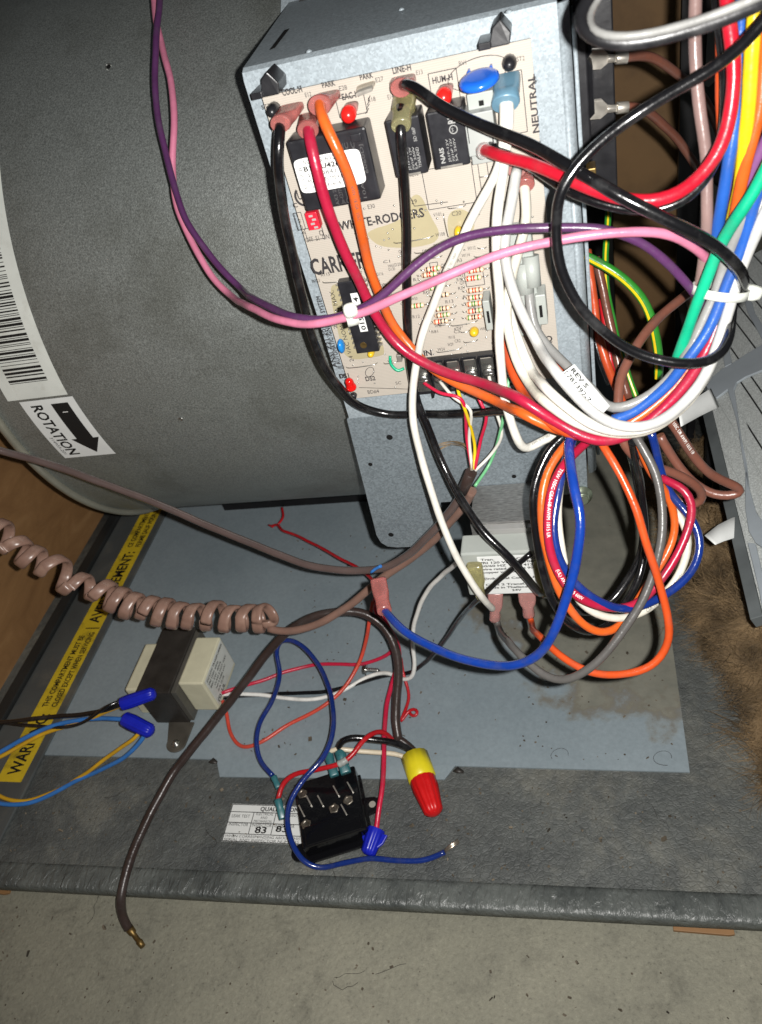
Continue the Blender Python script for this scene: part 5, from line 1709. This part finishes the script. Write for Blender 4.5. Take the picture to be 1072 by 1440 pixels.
for lab, y0_, pts in (('upper brown lead crimped to a silver spade beside the control box', 80, [(878, 81, 36.4), (890, 79, 36.5), (912, 79, 37.1), (935, 90, 38), (957, 106, 39), (977, 124, 40.4), (996, 150, 42), (1015, 200, 43.5), (1020, 280, 45)]),
                      ('lower brown lead crimped to a silver spade beside the control box', 151, [(879, 151, 37.4), (889, 150, 37.5), (902, 152, 38), (922, 166, 39), (943, 185, 40.2), (965, 212, 42), (985, 250, 43.5), (1000, 320, 45)])):
    root = wire('brown_wire', lab, 'brown', .225, pts, parts=True)
    p0, p1 = at(pts[0][0], pts[0][1], pts[0][2]), at(pts[1][0], pts[1][1], pts[1][2])
    k0 = at(818, y0_ + 5, 36.4 if y0_ < 100 else 37.4)
    ax = unit(p0 - k0)
    up = unit(np.cross(ax, [0, 1, 0]))
    nn = np.cross(ax, up)
    Ln = np.linalg.norm(p0 - k0)
    mb = MB()
    mb.prism([k0 + up * .42 - nn * .07, k0 + ax * .95 + up * .42 - nn * .07, k0 + ax * 1.25 + up * .17 - nn * .07, k0 + ax * (Ln - .3) + up * .15 - nn * .07, k0 + ax * (Ln - .3) - up * .15 - nn * .07, k0 + ax * 1.25 - up * .17 - nn * .07, k0 + ax * .95 - up * .42 - nn * .07, k0 - up * .42 - nn * .07], nn * .14)
    mb.obox(k0 + ax * .5 + up * .36 - nn * .1, ax, up, nn, .45, .07, .1)
    mb.obox(k0 + ax * .5 - up * .36 - nn * .1, ax, up, nn, .45, .07, .1)
    mb.tube([k0 + ax * 1.2, k0 + ax * (Ln - .45)], .17, 8)
    mb.tube([k0 + ax * (Ln - .4), p0 + ax * .15], .27, 10)
    mb.build('spade_terminal', M['tin'], root, bevel=.02)
wire('rust_wire', 'rust-orange lead dropping from the box opening behind the bundle', 'rust', .25,
     [(826, 352, 44), (828, 372, 44), (834, 420, 44.2), (841, 466, 44.4), (853, 508, 44.6), (866, 542, 45), (880, 580, 45)])
wire('brown_wire', 'brown lead beside the rust-orange lead in the box opening', 'brown', .25,
     [(838, 362, 44.6), (846, 400, 44.8), (855, 440, 45), (864, 480, 45.2), (872, 520, 45.4), (884, 560, 45.6)])
wire('black_wire', 'black lead at the edge of the box opening behind the rust-orange lead', 'black', .2,
     [(818, 370, 44.6), (824, 410, 44.8), (832, 455, 45), (843, 500, 45.2), (858, 540, 45.6)])
wire('earth_wire', 'thick green and yellow earth lead arching from the box opening', 'grass', .255,
     [(814, 356, 42.6), (824, 360, 42.6), (848, 372, 42.4), (875, 391, 42.4), (902, 417, 42.6), (916, 446, 43), (924, 477, 43.4), (927, 500, 44), (926, 530, 45)], stripe=('yellow', -.5),
     prints=[('R CI EMC', .05, .2, 'ink_grey', False, .3)])
wire('earth_wire', 'slim green and yellow earth lead hanging straight behind the arching one', 'grass', .19,
     [(856, 290, 46), (854, 320, 46), (852, 352, 46), (852, 393, 46), (859, 433, 46), (867, 474, 46), (875, 503, 46), (886, 537, 46), (895, 557, 46), (905, 590, 46)], stripe=('yellow', 0))
wire('black_wire', 'black lead dropping behind the grey lead inside the hanging coil', 'black', .24,
     [(884, 622, 41), (892, 660, 43), (902, 705, 44), (907, 745, 44.6), (900, 785, 45), (880, 820, 45.4), (855, 850, 45.6), (825, 862, 45.4), (800, 850, 45)])
wire('red_wire', 'dark red lead beside the rust lead in the box opening', 'scarlet', .2,
     [(846, 420, 45.6), (852, 460, 45.8), (858, 500, 45.9), (866, 540, 46)])

# ---- thermostat cable and its small leads
tcb = wire('thermostat_cable', 'glossy mauve-brown cable sweeping from the plywood to the terminal strip leads', 'taupe', .28,
           [(-40, 622, 57), (0, 633, 58), (60, 650, 58.6), (130, 674, 59), (200, 700, 59.4), (300, 742, 59.6), (380, 775, 59), (440, 796, 58), (500, 803, 56.6), (540, 798, 55.4), (575, 779, 53.8), (605, 752, 52), (630, 723, 50.2), (650, 692, 48.4), (662, 667, 46.8)], parts=True, cat='cable')
mb = MB()
e0, e1 = at(650, 692, 48.3), at(663, 664, 46.6)
mb.tube([e0, (e0 + e1) / 2, e1], [.34, .35, .36], 12)
mb.build('sheath_end', W['dkbrown'], tcb)
for i, (nm, colr, a, b, c_) in enumerate((('red_lead', 'rose', (664, 660), (657, 620), (648, 560)), ('white_lead', 'white', (664, 661), (660, 615), (661, 575)), ('yellow_lead', 'yellow', (666, 660), (668, 628), (652, 570)),
                                          ('rose_lead', 'rose', (668, 660), (676, 620), (684, 583)), ('pale_lead', 'white', (668, 662), (690, 640), (706, 610)), ('mint_lead', 'mint', (668, 684), (690, 650), (706, 598)))):
    a0 = at(*a, 46.6)
    zc = -9.15 + i * 0.94
    end = np.array([zc, BY - .5, zt0 + .4]) if i < 5 else np.array([-4.3, BY - .6, zt0 + .2])
    q = spline([a0, at(*b, 'b1.6'), at(*c_, 'b1.7'), (at(*c_, 'b1.7') + end) / 2 + [0, -.3, 0], end], .2, 2)
    mb = MB()
    mb.tube(q, .1, 8)
    mb.build(nm, W[colr], tcb)
mb = MB()
for k in range(8):
    o = RNG.normal(0, .05, 3)
    q = spline([at(664, 661, 46.4) + o, at(664, 640, 'b1.7') + o * 1.5, at(655, 627, 'b.6') + o * 2, at(635, 624, 'b-.4') + o * 4, at(618, 626 + k, 'b-.6') + o * 4], .2, 1)
    mb.tube(q, .014, 4)
mb.build('drain_fibres', M['fiber'], tcb)
cable2 = wire('coiled_cable', 'tan twin cable wound into a loose spring coil above the transformer', 'rosebrown', .3,
              [(664, 690, 48.4), (655, 708, 49.6), (638, 728, 51), (607, 762, 53.2), (572, 789, 55), (535, 815, 56.4), (505, 841, 57.4), (478, 860, 58.2), (450, 876, 59), (420, 886, 59.6), (392, 888, 60), (378, 884, 60.2)], parts=True, cat='cable')
turns = [(1010, 612, 60.4), (990, 618, 60.6), (925, 616, 61), (858, 612, 61.4), (790, 608, 61.6), (722, 610, 61.8), (664, 600, 62), (606, 592, 62), (550, 578, 62), (492, 562, 62), (437, 546, 62), (365, 508, 61.8), (280, 478, 61.6), (180, 415, 61.4), (108, 382, 61.2), (45, 325, 61), (-25, 290, 60.8), (-90, 250, 60.6)]
axp = np.array([at(x / 2.68, 640 + y / 2.68, d) for x, y, d in turns])
NT = len(turns) - 1
rings = []
spt = 26
for i in range(NT * spt + 1):
    s = i / spt
    k = min(int(s), NT - 1)
    f_ = s - k
    p0, p1, p2, p3 = axp[max(k - 1, 0)], axp[k], axp[k + 1], axp[min(k + 2, NT)]
    C = .5 * ((2 * p1) + (-p0 + p2) * f_ + (2 * p0 - 5 * p1 + 4 * p2 - p3) * f_ ** 2 + (-p0 + 3 * p1 - 3 * p2 + p3) * f_ ** 3)
    axd = unit(.5 * ((-p0 + p2) + 2 * (2 * p0 - 5 * p1 + 4 * p2 - p3) * f_ + 3 * (-p0 + 3 * p1 - 3 * p2 + p3) * f_ ** 2))
    up = unit(UZ - axd * axd[2])
    sd = np.cross(axd, up)
    rad = (0.98 + .13 * math.sin(k * 2.1 + 1) + .05 * math.sin(s * 3.7)) * (min(1, s / .8) * .5 + .5)
    a = -2 * math.pi * s - 1.2 + .3 * math.sin(k * 1.7)
    N_ = up * math.cos(a) + sd * math.sin(a)
    ctr = C + N_ * rad
    tdir = unit((-up * math.sin(a) + sd * math.cos(a)) * -1 * rad * 6.28 + axd * np.linalg.norm(p2 - p1))
    bw = unit(axd - tdir * np.dot(axd, tdir))
    ring = []
    for j in range(14):
        th = 2 * math.pi * j / 14
        cu, sv = math.cos(th), math.sin(th)
        ring.append(ctr + bw * .46 * cu + N_ * .22 * sv * (1 - .34 * math.exp(-(cu / .28) ** 2)))
    rings.append(ring)
mb = MB()
mb.rings(rings)
last_ = np.mean(rings[-1], axis=0)
mb.tube(spline([last_, last_ + [-2, .3, .4], last_ + [-5, .5, 0], [-60.2, last_[1] + 1, last_[2] + .5]], .3, 2), .28, 10)
mb.build('spring_coil', mat('coil_vinyl', lin((128, 100, 88)), .32, 0, .5, var=.14, scale=90, bump=.15, bscale=200, dirt=lin((160, 132, 116)), dscale=60, damt=.5), cable2)
mb = MB()
mb.tube(spline(path([(522, 805, 55.6), (528, 800, 55.4), (536, 796, 55)]), .2, 1), .12, 6)
mb.build('blue_core_end', W['sky'], tcb)

# ---- dark cable over everything to the concrete
dk = wire('dark_cable', 'dark brown cable arching over the relay and ending on the concrete', 'dkbrown', .36,
          [(181, 1306, 'p-1.3'), (173, 1290, 'p-.6'), (170, 1268, 'p.7'), (178, 1225, 'p1.4'), (195, 1180, 'p1.8'), (218, 1133, 'p2.3'), (245, 1085, 'p2.9'), (280, 1041, 'p3.9'), (317, 995, 'p5.2'), (352, 950, 'p6.8'), (385, 908, 'p8.4'), (414, 881, 'p9.6'), (444, 866, 'p10.2'), (480, 860, 'p10.2'), (514, 863, 'p9.4'), (541, 883, 'p8.2'), (557, 913, 'p6.8'), (561, 950, 'p5.2'), (557, 992, 'p3.6'), (557, 1020, 'p2.6'), (561, 1041, 'p2.0')], parts=True, cat='cable')
mb = MB()
a, b = at(181, 1304, 'p-1.35'), at(201, 1331, 'p-1.6')
d_ = b - a
mb.tube([a, a + d_ * .3, a + d_ * .35, a + d_ * .7, a + d_ * .75, b], [.34, .3, .2, .2, .26, .22], 10)
mb.build('crimp_terminal', M['brass'], dk)
for colr, nm, pts, r in (('dkbrown', 'black_core', [(560, 1038, 'p2.0'), (574, 1048, 'p1.6'), (584, 1058, 'p1.3'), (588, 1066, 'p1.05')], .3), ):
    mb = MB()
    mb.tube(spline(path(pts), .2, 2), r, 8)
    mb.build(nm, W[colr], dk)
wire('black_wire', 'short black lead between the large wire nut and the relay', 'black', .27,
     [(586, 1066, 'p1.1'), (578, 1054, 'p1.7'), (555, 1045, 'p2.6'), (528, 1040, 'p3.3'), (500, 1037, 'p3.8'), (482, 1040, 'p3.9'), (474, 1050, 'p3.5'), (478, 1062, 'p3.0')],
     boots=[('teal', (487, 1088, 'p2.7'), (478, 1056, 'p3.2'), .42, .24, .36)])
wire('cream_wire', 'short cream lead between the large wire nut and the relay', 'cream', .2,
     [(582, 1069, 'p1.0'), (560, 1061, 'p1.6'), (528, 1058, 'p2.4'), (500, 1056, 'p3.0'), (478, 1053, 'p3.4'), (464, 1054, 'p3.4'), (460, 1062, 'p3.1')],
     boots=[('teal', (471, 1092, 'p2.7'), (461, 1058, 'p3.2'), .36, .22, .32)])
wire('red_wire', 'red lead with white sleeve running along the relay edge', 'scarlet', .2,
     [(556, 1046, 'p1.2'), (549, 1036, 'p2.0'), (535, 1028, 'p3.2'), (514, 1037, 'p4.0'), (497, 1061, 'p3.8'), (479, 1074, 'p3.6'), (450, 1082, 'p3.4'), (415, 1088, 'p3.0'), (396, 1104, 'p2.5'), (391, 1126, 'p2.0')],
     boots=[('teal', (398, 1152, 'p1.6'), (391, 1124, 'p2.1'), .3, .2, .26)], parts=True)
sl = bpy.data.objects[-1] if False else None
rw = [o for o in bpy.data.objects if o.get('label') == 'red lead with white sleeve running along the relay edge'][0]
mb = MB()
q = spline(path([(488, 1068, 'p3.72'), (484, 1071, 'p3.68'), (476, 1075, 'p3.58')]), .1, 1)
mb.tube(q, [.27 + .03 * (k % 3 == 0) for k in range(len(q))], 10)
mb.build('white_sleeve', M['white'], rw)
wire('blue_wire', 'navy blue lead with bare tip looping round the black relay', 'royal', .21,
     [(626, 1198, 'p.7'), (616, 1203, 'p.55'), (592, 1211, 'p.45'), (556, 1210, 'p.5'), (521, 1207, 'p.6'), (486, 1213, 'p.6'), (452, 1221, 'p.6'), (427, 1212, 'p1.2'), (411, 1186, 'p2.4'), (404, 1154, 'p3.6'), (411, 1122, 'p4.4'), (429, 1094, 'p4.9'), (450, 1071, 'p5.2'), (465, 1044, 'p5.2'), (470, 1009, 'p5.0'), (464, 973, 'p4.8'), (450, 938, 'p4.8'), (430, 912, 'p5.0'), (408, 900, 'p5.2'), (391, 903, 'p5.0'),
      (388, 917, 'p4.6'), (394, 945, 'p4.0'), (386, 981, 'p3.4'), (366, 1015, 'p3.0'), (360, 1044, 'p2.7'), (368, 1072, 'p2.4'), (384, 1091, 'p2.2')],
     strip=(0, (645, 1185, 'p.9')), boots=[('teal', (392, 1108, 'p2.0'), (385, 1092, 'p2.25'), .24, .18, .22)])
# ---- small leads across the floor sheet
wire('rose_wire', 'rose-red lead from the loose transformer across the floor sheet', 'rose', .17,
     [(312, 975, 'p1.6'), (324, 970, 'p1.5'), (369, 957, 'p1.2'), (404, 944, 'p.9'), (450, 934, 'p.6'), (507, 934, 'p.6'), (535, 926, 'p1.2'), (552, 914, 'p2.0'), (556, 896, 'p3'), (545, 880, 'p4.4'), (530, 865, 'p5.4'), (527, 840, 'p6.5')])
wire('white_wire', 'thin white lead from the loose transformer up to the hanging transformer', 'bright', .18,
     [(312, 977, 'p1.2'), (324, 976, 'p1.2'), (369, 977, 'p.9'), (422, 984, 'p.6'), (457, 981, 'p.5'), (493, 965, 'p.6'), (521, 950, 'p.9'), (548, 947, 'p1.4'), (566, 956, 'p1.6'), (579, 953, 'p2.2'), (583, 935, 'p3.6'), (581, 905, 'p6'), (583, 876, 'p8.5'), (597, 838, 'p12'), (621, 810, 'p15'), (655, 782, 'b2.6')])
wire('black_wire', 'thin black lead from the loose transformer crossing the hanging label', 'black', .18,
     [(312, 981, 'p.8'), (340, 979, 'p.8'), (397, 975, 'p.5'), (457, 973, 'p.5'), (500, 962, 'p.6'), (542, 950, 'p.8'), (574, 947, 'p1.4'), (600, 930, 'p3.4'), (627, 899, 'p7.5'), (645, 873, 'p11'), (672, 844, 'b4.6'), (707, 811, 'b5.1'), (735, 788, 'b5.1'), (747, 778, 'b4.9')])
wire('coral_wire', 'coral lead making a low loop in front of the loose transformer', 'coral', .17,
     [(313, 985, 'p1.4'), (319, 1003, 'p.8'), (325, 1033, 'p.4'), (343, 1051, 'p.4'), (369, 1043, 'p.5'), (404, 1020, 'p.6'), (450, 996, 'p.9'), (482, 970, 'p1.4'), (506, 931, 'p2.6'), (516, 897, 'p4.2'), (519, 875, 'p5.6'), (525, 845, 'p7')])
wire('rose_wire', 'rose-red lead dropping straight into the blue wire nut by the relay', 'rose', .2,
     [(535, 862, 'p5.6'), (548, 885, 'p4.6'), (560, 905, 'p3.8'), (562, 930, 'p3.0'), (553, 955, 'p2.6'), (544, 990, 'p2.3'), (541, 1037, 'p2.2'), (539, 1090, 'p2.2'), (533, 1140, 'p1.5'), (529, 1170, 'p.8')])
wire('red_wire', 'thin red lead ending in a small curl on the floor sheet', 'scarlet', .14,
     [(564, 925, 'p2.4'), (567, 945, 'p1.8'), (572, 962, 'p1.2'), (575, 982, 'p.7'), (571, 997, 'p.5'), (563, 1016, 'p.4'), (569, 1008, 'p.5'), (577, 997, 'p.7'), (587, 997, 'p.8'), (588, 1004, 'p.75'), (581, 1008, 'p.6'), (576, 1002, 'p.5')], smooth=2)
wire('red_wire', 'thin red lead with a frayed end beside the mauve-brown cable', 'scarlet', .15,
     [(382, 740, 'p2.2'), (391, 737, 'p2.6'), (396, 746, 'p3'), (415, 752, 'p3.4'), (440, 764, 'p4'), (470, 781, 'p5'), (500, 796, 'p6'), (516, 808, 'p6.8'), (528, 820, 'p7.4')], parts=True)
rw = [o for o in bpy.data.objects if o.get('label') == 'thin red lead with a frayed end beside the mauve-brown cable'][0]
mb = MB()
mb.tube(spline(path([(391, 738, 'p2.7'), (398, 728, 'p2.8'), (397, 714, 'p2.9')]), .2, 1), .13, 7)
mb.tube(spline(path([(384, 741, 'p2.3'), (378, 738, 'p2.2')]), .2, 1), .1, 6)
mb.build('frayed_tail', W['scarlet'], rw)
# left hand leads
wire('black_wire', 'black lead with white dashes entering the upper blue wire nut', 'black', .2,
     [(-30, 1019, 'p5.4'), (0, 1016, 'p5.5'), (67, 1009, 'p5.8'), (118, 1004, 'p6'), (150, 998, 'p6.2'), (176, 989, 'p6.3')], parts=True, prints=[('-  -  -  -  -  -  -  -  -', .05, .22, 'ink_white', False, .2)])
wire('black_wire', 'thin black lead crossing under the dashed black lead', 'black', .15,
     [(-30, 1012, 'p5.0'), (0, 1015, 'p5.0'), (50, 1021, 'p5.0'), (95, 1022, 'p5.2'), (125, 1012, 'p5.7'), (150, 994, 'p6.7'), (174, 984, 'p6.3')])
wire('yellow_wire', 'short ochre lead entering the upper blue wire nut', 'ochre', .18,
     [(-30, 1078, 'p4.2'), (0, 1064, 'p4.4'), (22, 1053, 'p4.5'), (50, 1037, 'p4.7'), (84, 1024, 'p4.8'), (120, 1013, 'p5.1'), (150, 1001, 'p5.7'), (175, 990, 'p6.1')])
wire('blue_wire', 'sky-blue lead running left from the lower blue wire nut', 'sky', .2,
     [(-30, 1074, 'p4.6'), (0, 1058, 'p4.8'), (27, 1042, 'p5'), (67, 1023, 'p5.1'), (111, 1013, 'p5.2'), (150, 1010, 'p5.2'), (180, 1012, 'p5.15')])
wire('blue_wire', 'sky-blue lead drooping in a wide loop under the lower blue wire nut', 'sky', .19,
     [(207, 1026, 'p4.8'), (204, 1034, 'p4.4'), (191, 1051, 'p3.6'), (172, 1067, 'p2.8'), (141, 1083, 'p2'), (101, 1101, 'p1.4'), (67, 1120, 'p1.2'), (34, 1131, 'p1.4'), (7, 1131, 'p1.8'), (-25, 1122, 'p2.2')])
wire('yellow_wire', 'ochre lead drooping beside the sky-blue loop', 'ochre', .17,
     [(200, 1026, 'p4.8'), (192, 1036, 'p4.4'), (172, 1050, 'p3.6'), (151, 1065, 'p2.8'), (128, 1083, 'p2.1'), (108, 1096, 'p1.5'), (72, 1115, 'p1.0'), (36, 1127, 'p1.1'), (12, 1125, 'p1.5'), (-20, 1105, 'p2')])
# ================================================================== SMALL THINGS
# hex screw lying on the floor sheet
sc = thing('loose_screw', 'hex head screw lying on the blue-grey floor sheet', 'screw', P(518, 942, .14))
a, b = P(512, 942, .45), P(533, 943, .34)
ax = unit(b - a)
mb = MB()
mb.lathe(a - ax * .12, ax, [(0, .42), (.3, .42), (.3, .55), (.38, .55)], 6)
mb.build('head', M['steel'], sc)
mb = MB()
Ln = np.linalg.norm(b - a)
mb.lathe(a + ax * .2, ax, [(h, .16 + (.08 if k % 2 else 0)) for k, h in enumerate(np.linspace(0, Ln - .25, 13))] + [(Ln - .05, .03)], 10)
mb.build('thread', M['steel'], sc)
# bracket screws beside the hanging transformer
for lab, x, y, h in (('large pale hex screw on the control box side below the harness', 817, 697, 'b-.9'),):
    t = thing('hex_screw', lab, 'screw', at(x, y, h))
    c = at(x, y, h)
    mb = MB()
    mb.lathe(c, (0.2, -1, .1), [(0, .75), (.12, .75), (.16, .5), (.45, .48), (.52, .4)], 18)
    mb.lathe(c + np.array([.09, -.5, .05]), (0.2, -1, .1), [(0, .42), (.06, .36)], 6)
    mb.build('head', mat('zinc_green', lin((150, 160, 140)), .35, .8, .5, var=.1), t)
    mb = MB()
    mb.lathe(c, (-0.2, 1, -.1), [(0, .2), (1.2, .2)], 10)
    mb.build('shank', M['steel'], t)
# white paper tabs at the edge of the ribbed panel
def paper_tab(label, pts, thick=.03):
    n = len(pts) // 2
    t = [at(*p) for p in pts]
    mb = MB()
    mb.grid(lambda u, v: (lambda k, f: ((t[k] * (1 - f) + t[k + 1] * f) * (1 - v) + (t[n + k] * (1 - f) + t[n + k + 1] * f) * v))(min(int(u * (n - 1)), n - 2), u * (n - 1) - min(int(u * (n - 1)), n - 2)), 12, 2)
    o = mb.build('paper_tab', M['label'], None, fix=False)
    md = o.modifiers.new('thickness', 'SOLIDIFY')
    md.thickness = thick * .01
    return tag(o, label, 'paper tab')


paper_tab('torn white paper tab sticking out of the ribbed panel above the fiberglass', [(1048, 724, 54.8), (1030, 728, 54.4), (1010, 738, 54), (991, 753, 53.6), (1054, 748, 53.8), (1034, 756, 53.4), (1018, 761, 53), (1006, 766, 52.8)])
paper_tab('long white paper tab behind the white leads of the bundle', [(1000, 546, 50), (975, 562, 48.5), (955, 582, 47), (1012, 572, 50), (985, 585, 48.4), (958, 600, 46.8)])
# wood shims under the base
for lab, x, y, w, d_, rz in (('splintered wood shim under the base lip beside the cracked patch', 990, 1308, 1.9, .3, .12), ('worn brown wood block under the base lip near the plywood', -22, 1250, 2.4, .5, .05)):
    r0 = ray(x, y)
    c = r0 * (-58.45 / r0[2])
    mb = MB()
    mb.prism([c + [-w, -.1, -.44], c + [w * .8, -d_ * .45, -.44], c + [w, -d_ * .2, -.44], c + [w * .9, 2.2, -.44], c + [-w, 2.2, -.44]], (0, 0, .3))
    tag(mb.build('wood_shim', M['wood'], bevel=.03), lab, 'shim')

# fiberglass along the foot of the ribbed panel: lumpy mat plus loose strands
edge = [(935, 690), (945, 760), (972, 820), (998, 880), (1024, 935), (1046, 985), (1062, 1040), (1082, 1100)]
ep = [P(x, y, .1) for x, y in edge]
ys = np.array([p[1] for p in ep])[::-1]
xsE = np.array([p[0] for p in ep])[::-1]


def fib_h(x, y):
    e = np.interp(y, ys, xsE)
    d = x - e + .5 * math.sin(y * 1.3) + .35 * math.sin(y * 3.1 + x)
    bulge = 4.6 * math.exp(-((x - 11.4) / 2.0) ** 2 - ((y - 39.5) / 4.5) ** 2)
    return bulge + max(0.02, min(d * 1.2, 1.5 + .28 * max(x - 7, 0) * 1.4)) * (1 + .2 * math.sin(x * 3.3 + y * 2.1)) + .12 * math.sin(x * 7 + y * 5)


fg = MB()
fg.grid(lambda u, v: (lambda x, y: (x, y, ZP + .05 + max(fib_h(x, y), -.02)))(6.2 + 9 * u, 29 + 38 * v) if True else None, 70, 160)
fo = fg.build('fiberglass_mat', M['fiber_d'], None)
# drop the flat skirt outside the torn outline
bm = bmesh.new()
bm.from_mesh(fo.data)
dele = []
oz = fo.location
for f in bm.faces:
    c = f.calc_center_median()
    if (c.x + oz.x) * 100 < np.interp((c.y + oz.y) * 100, ys, xsE) - .25 + .3 * math.sin((c.y + oz.y) * 240):
        dele.append(f)
bmesh.ops.delete(bm, geom=dele, context='FACES')
bm.to_mesh(fo.data)
bm.free()
tag(fo, 'torn brown fiberglass insulation along the foot of the ribbed panel', 'insulation')
fo['kind'] = 'stuff'
st_ = MB()
rf = np.random.default_rng(3)


def strand(x, y, ln, r, base_h, ang=None, el=None):
    z = ZP + .05 + max(fib_h(x, y), 0) + base_h
    a = rf.uniform(0, 2 * math.pi) if ang is None else ang
    e = rf.normal(.15, .35) if el is None else el
    p = np.array([x, y, z])
    pts = [p]
    for k in range(4):
        a += rf.normal(0, .35)
        e += rf.normal(-.12, .25)
        p = p + np.array([math.cos(a) * math.cos(e), math.sin(a) * math.cos(e), math.sin(e)]) * ln / 4
        p[2] = max(p[2], ZP + .16)
        pts.append(p)
    pts = np.array(pts)
    T = np.gradient(pts, axis=0)
    rings = []
    for k in range(5):
        u = unit(np.cross(T[k], [0, .3, 1]))
        w = unit(np.cross(T[k], u))
        rr = r * (1 - .15 * k)
        rings.append([pts[k] + rr * u, pts[k] - .5 * rr * u + .87 * rr * w, pts[k] - .5 * rr * u - .87 * rr * w])
    st_.rings(rings, False)


for k in range(15000):
    y = rf.uniform(29.5, 66)
    e = np.interp(y, ys, xsE)
    x = e + abs(rf.normal(0, 2.6)) - .15
    if x > 14.5:
        continue
    strand(x, y, rf.uniform(.6, 2.4), rf.uniform(.018, .036), rf.uniform(-.05, .25))
for k in range(70):          # loose tufts reaching over the base
    y = rf.uniform(34, 62)
    e = np.interp(y, ys, xsE)
    strand(e + .1, y, rf.uniform(1.5, 4.5), rf.uniform(.012, .02), .05, math.pi + rf.normal(-.3, .6), .1)
tuft = P(1000, 895, .3)
for k in range(260):
    strand(tuft[0] + rf.normal(0, .25), tuft[1] + rf.normal(0, .6), rf.uniform(1.5, 3.2), .018, .1, -2.0 + rf.normal(0, .35), .05)
for k in range(60):
    strand(tuft[0] - .4 + rf.normal(0, .15), tuft[1] + .8 + rf.normal(0, .3), rf.uniform(3, 6), .016, .1, 2.6 + rf.normal(0, .12), .05)
for k in range(150):          # combed clumps
    y = rf.uniform(30, 62)
    e = np.interp(y, ys, xsE)
    x = e + abs(rf.normal(0, 1.6))
    a0, ln0 = rf.uniform(1.2, 5.0), rf.uniform(1.6, 4.2)
    for j in range(55):
        strand(x + rf.normal(0, .22), y + rf.normal(0, .3), ln0 * rf.uniform(.6, 1.2), rf.uniform(.016, .032), .1, a0 + rf.normal(0, .3), rf.normal(.3, .3))
lump = P(1062, 890, 5.5)
for j in range(1500):          # pale tuft bulging at the corner
    q = rf.normal(0, 1, 3)
    q /= np.linalg.norm(q)
    x, y = lump[0] + 1.6 * q[0], lump[1] + 2.2 * q[1]
    strand(x, y, rf.uniform(1.0, 2.6), rf.uniform(.012, .024), .1 + .5 * abs(q[2]), rf.uniform(1.8, 4.4), .3)
so = st_.build('fiberglass_strands', M['fiber'], None, fix=False)
tag(so, 'loose tan glass fibres fraying out of the insulation', 'insulation')
so['kind'] = 'stuff'

# grit and dust: tiny crumbs on the concrete, base and sheet
gr = MB()
for k in range(900):
    zone = rf.integers(0, 3)
    if zone == 0:
        x, y, z = rf.uniform(-55, 14), rf.uniform(4, 18.9), -LENS_H
    elif zone == 1:
        x, y, z = rf.uniform(-50, 10), rf.uniform(22.5, 30), ZP
    else:
        x, y, z = rf.uniform(-33, 5), rf.uniform(32, 60), ZP + .14
    s = rf.uniform(.025, .075) * (1.9 if rf.uniform() < .06 else 1)
    q = rf.normal(0, 1, (3, 3))
    q, _r = np.linalg.qr(q)
    gr.obox((x, y, z + s * .6), q[0], q[1], q[2], s * rf.uniform(.6, 2), s, s * .5)
go = gr.build('grit', mat('grit', lin((92, 84, 72)), .8, 0, .3, var=.8, scale=60))
tag(go, 'scattered dark and pale grit on floor and base', 'grit')
go['kind'] = 'stuff'
gr = MB()
for k in range(26):
    x, y, z = (rf.uniform(-55, 14), rf.uniform(4, 18.6), -LENS_H) if k < 16 else (rf.uniform(-48, 8), rf.uniform(23, 30), ZP)
    a = rf.uniform(0, 6.28)
    pts = [np.array([x, y, z + .04])]
    for j in range(6):
        a += rf.normal(0, .5)
        pts.append(pts[-1] + np.array([math.cos(a), math.sin(a), 0]) * rf.uniform(.15, .5))
    gr.tube(pts, .016, 4)
for x0, y0 in ((375, 1062), (935, 1066)):
    c = P(x0 if x0 > 400 else 790, y0, .18)
    gr.tube([c + np.array([.5 * math.cos(q) * (1 + .2 * q), .6 * math.sin(q), 0]) for q in np.linspace(0, 3 + x0 * .002, 16)], .018, 4)
go = gr.build('hair', mat('hair', lin((44, 40, 36)), .6, 0, .3))
tag(go, 'stray dark hairs and thread scraps on base and concrete', 'hair')
go['kind'] = 'stuff'

# tidy bookkeeping
for o in bpy.data.objects:
    if '_org' in o:
        del o['_org']
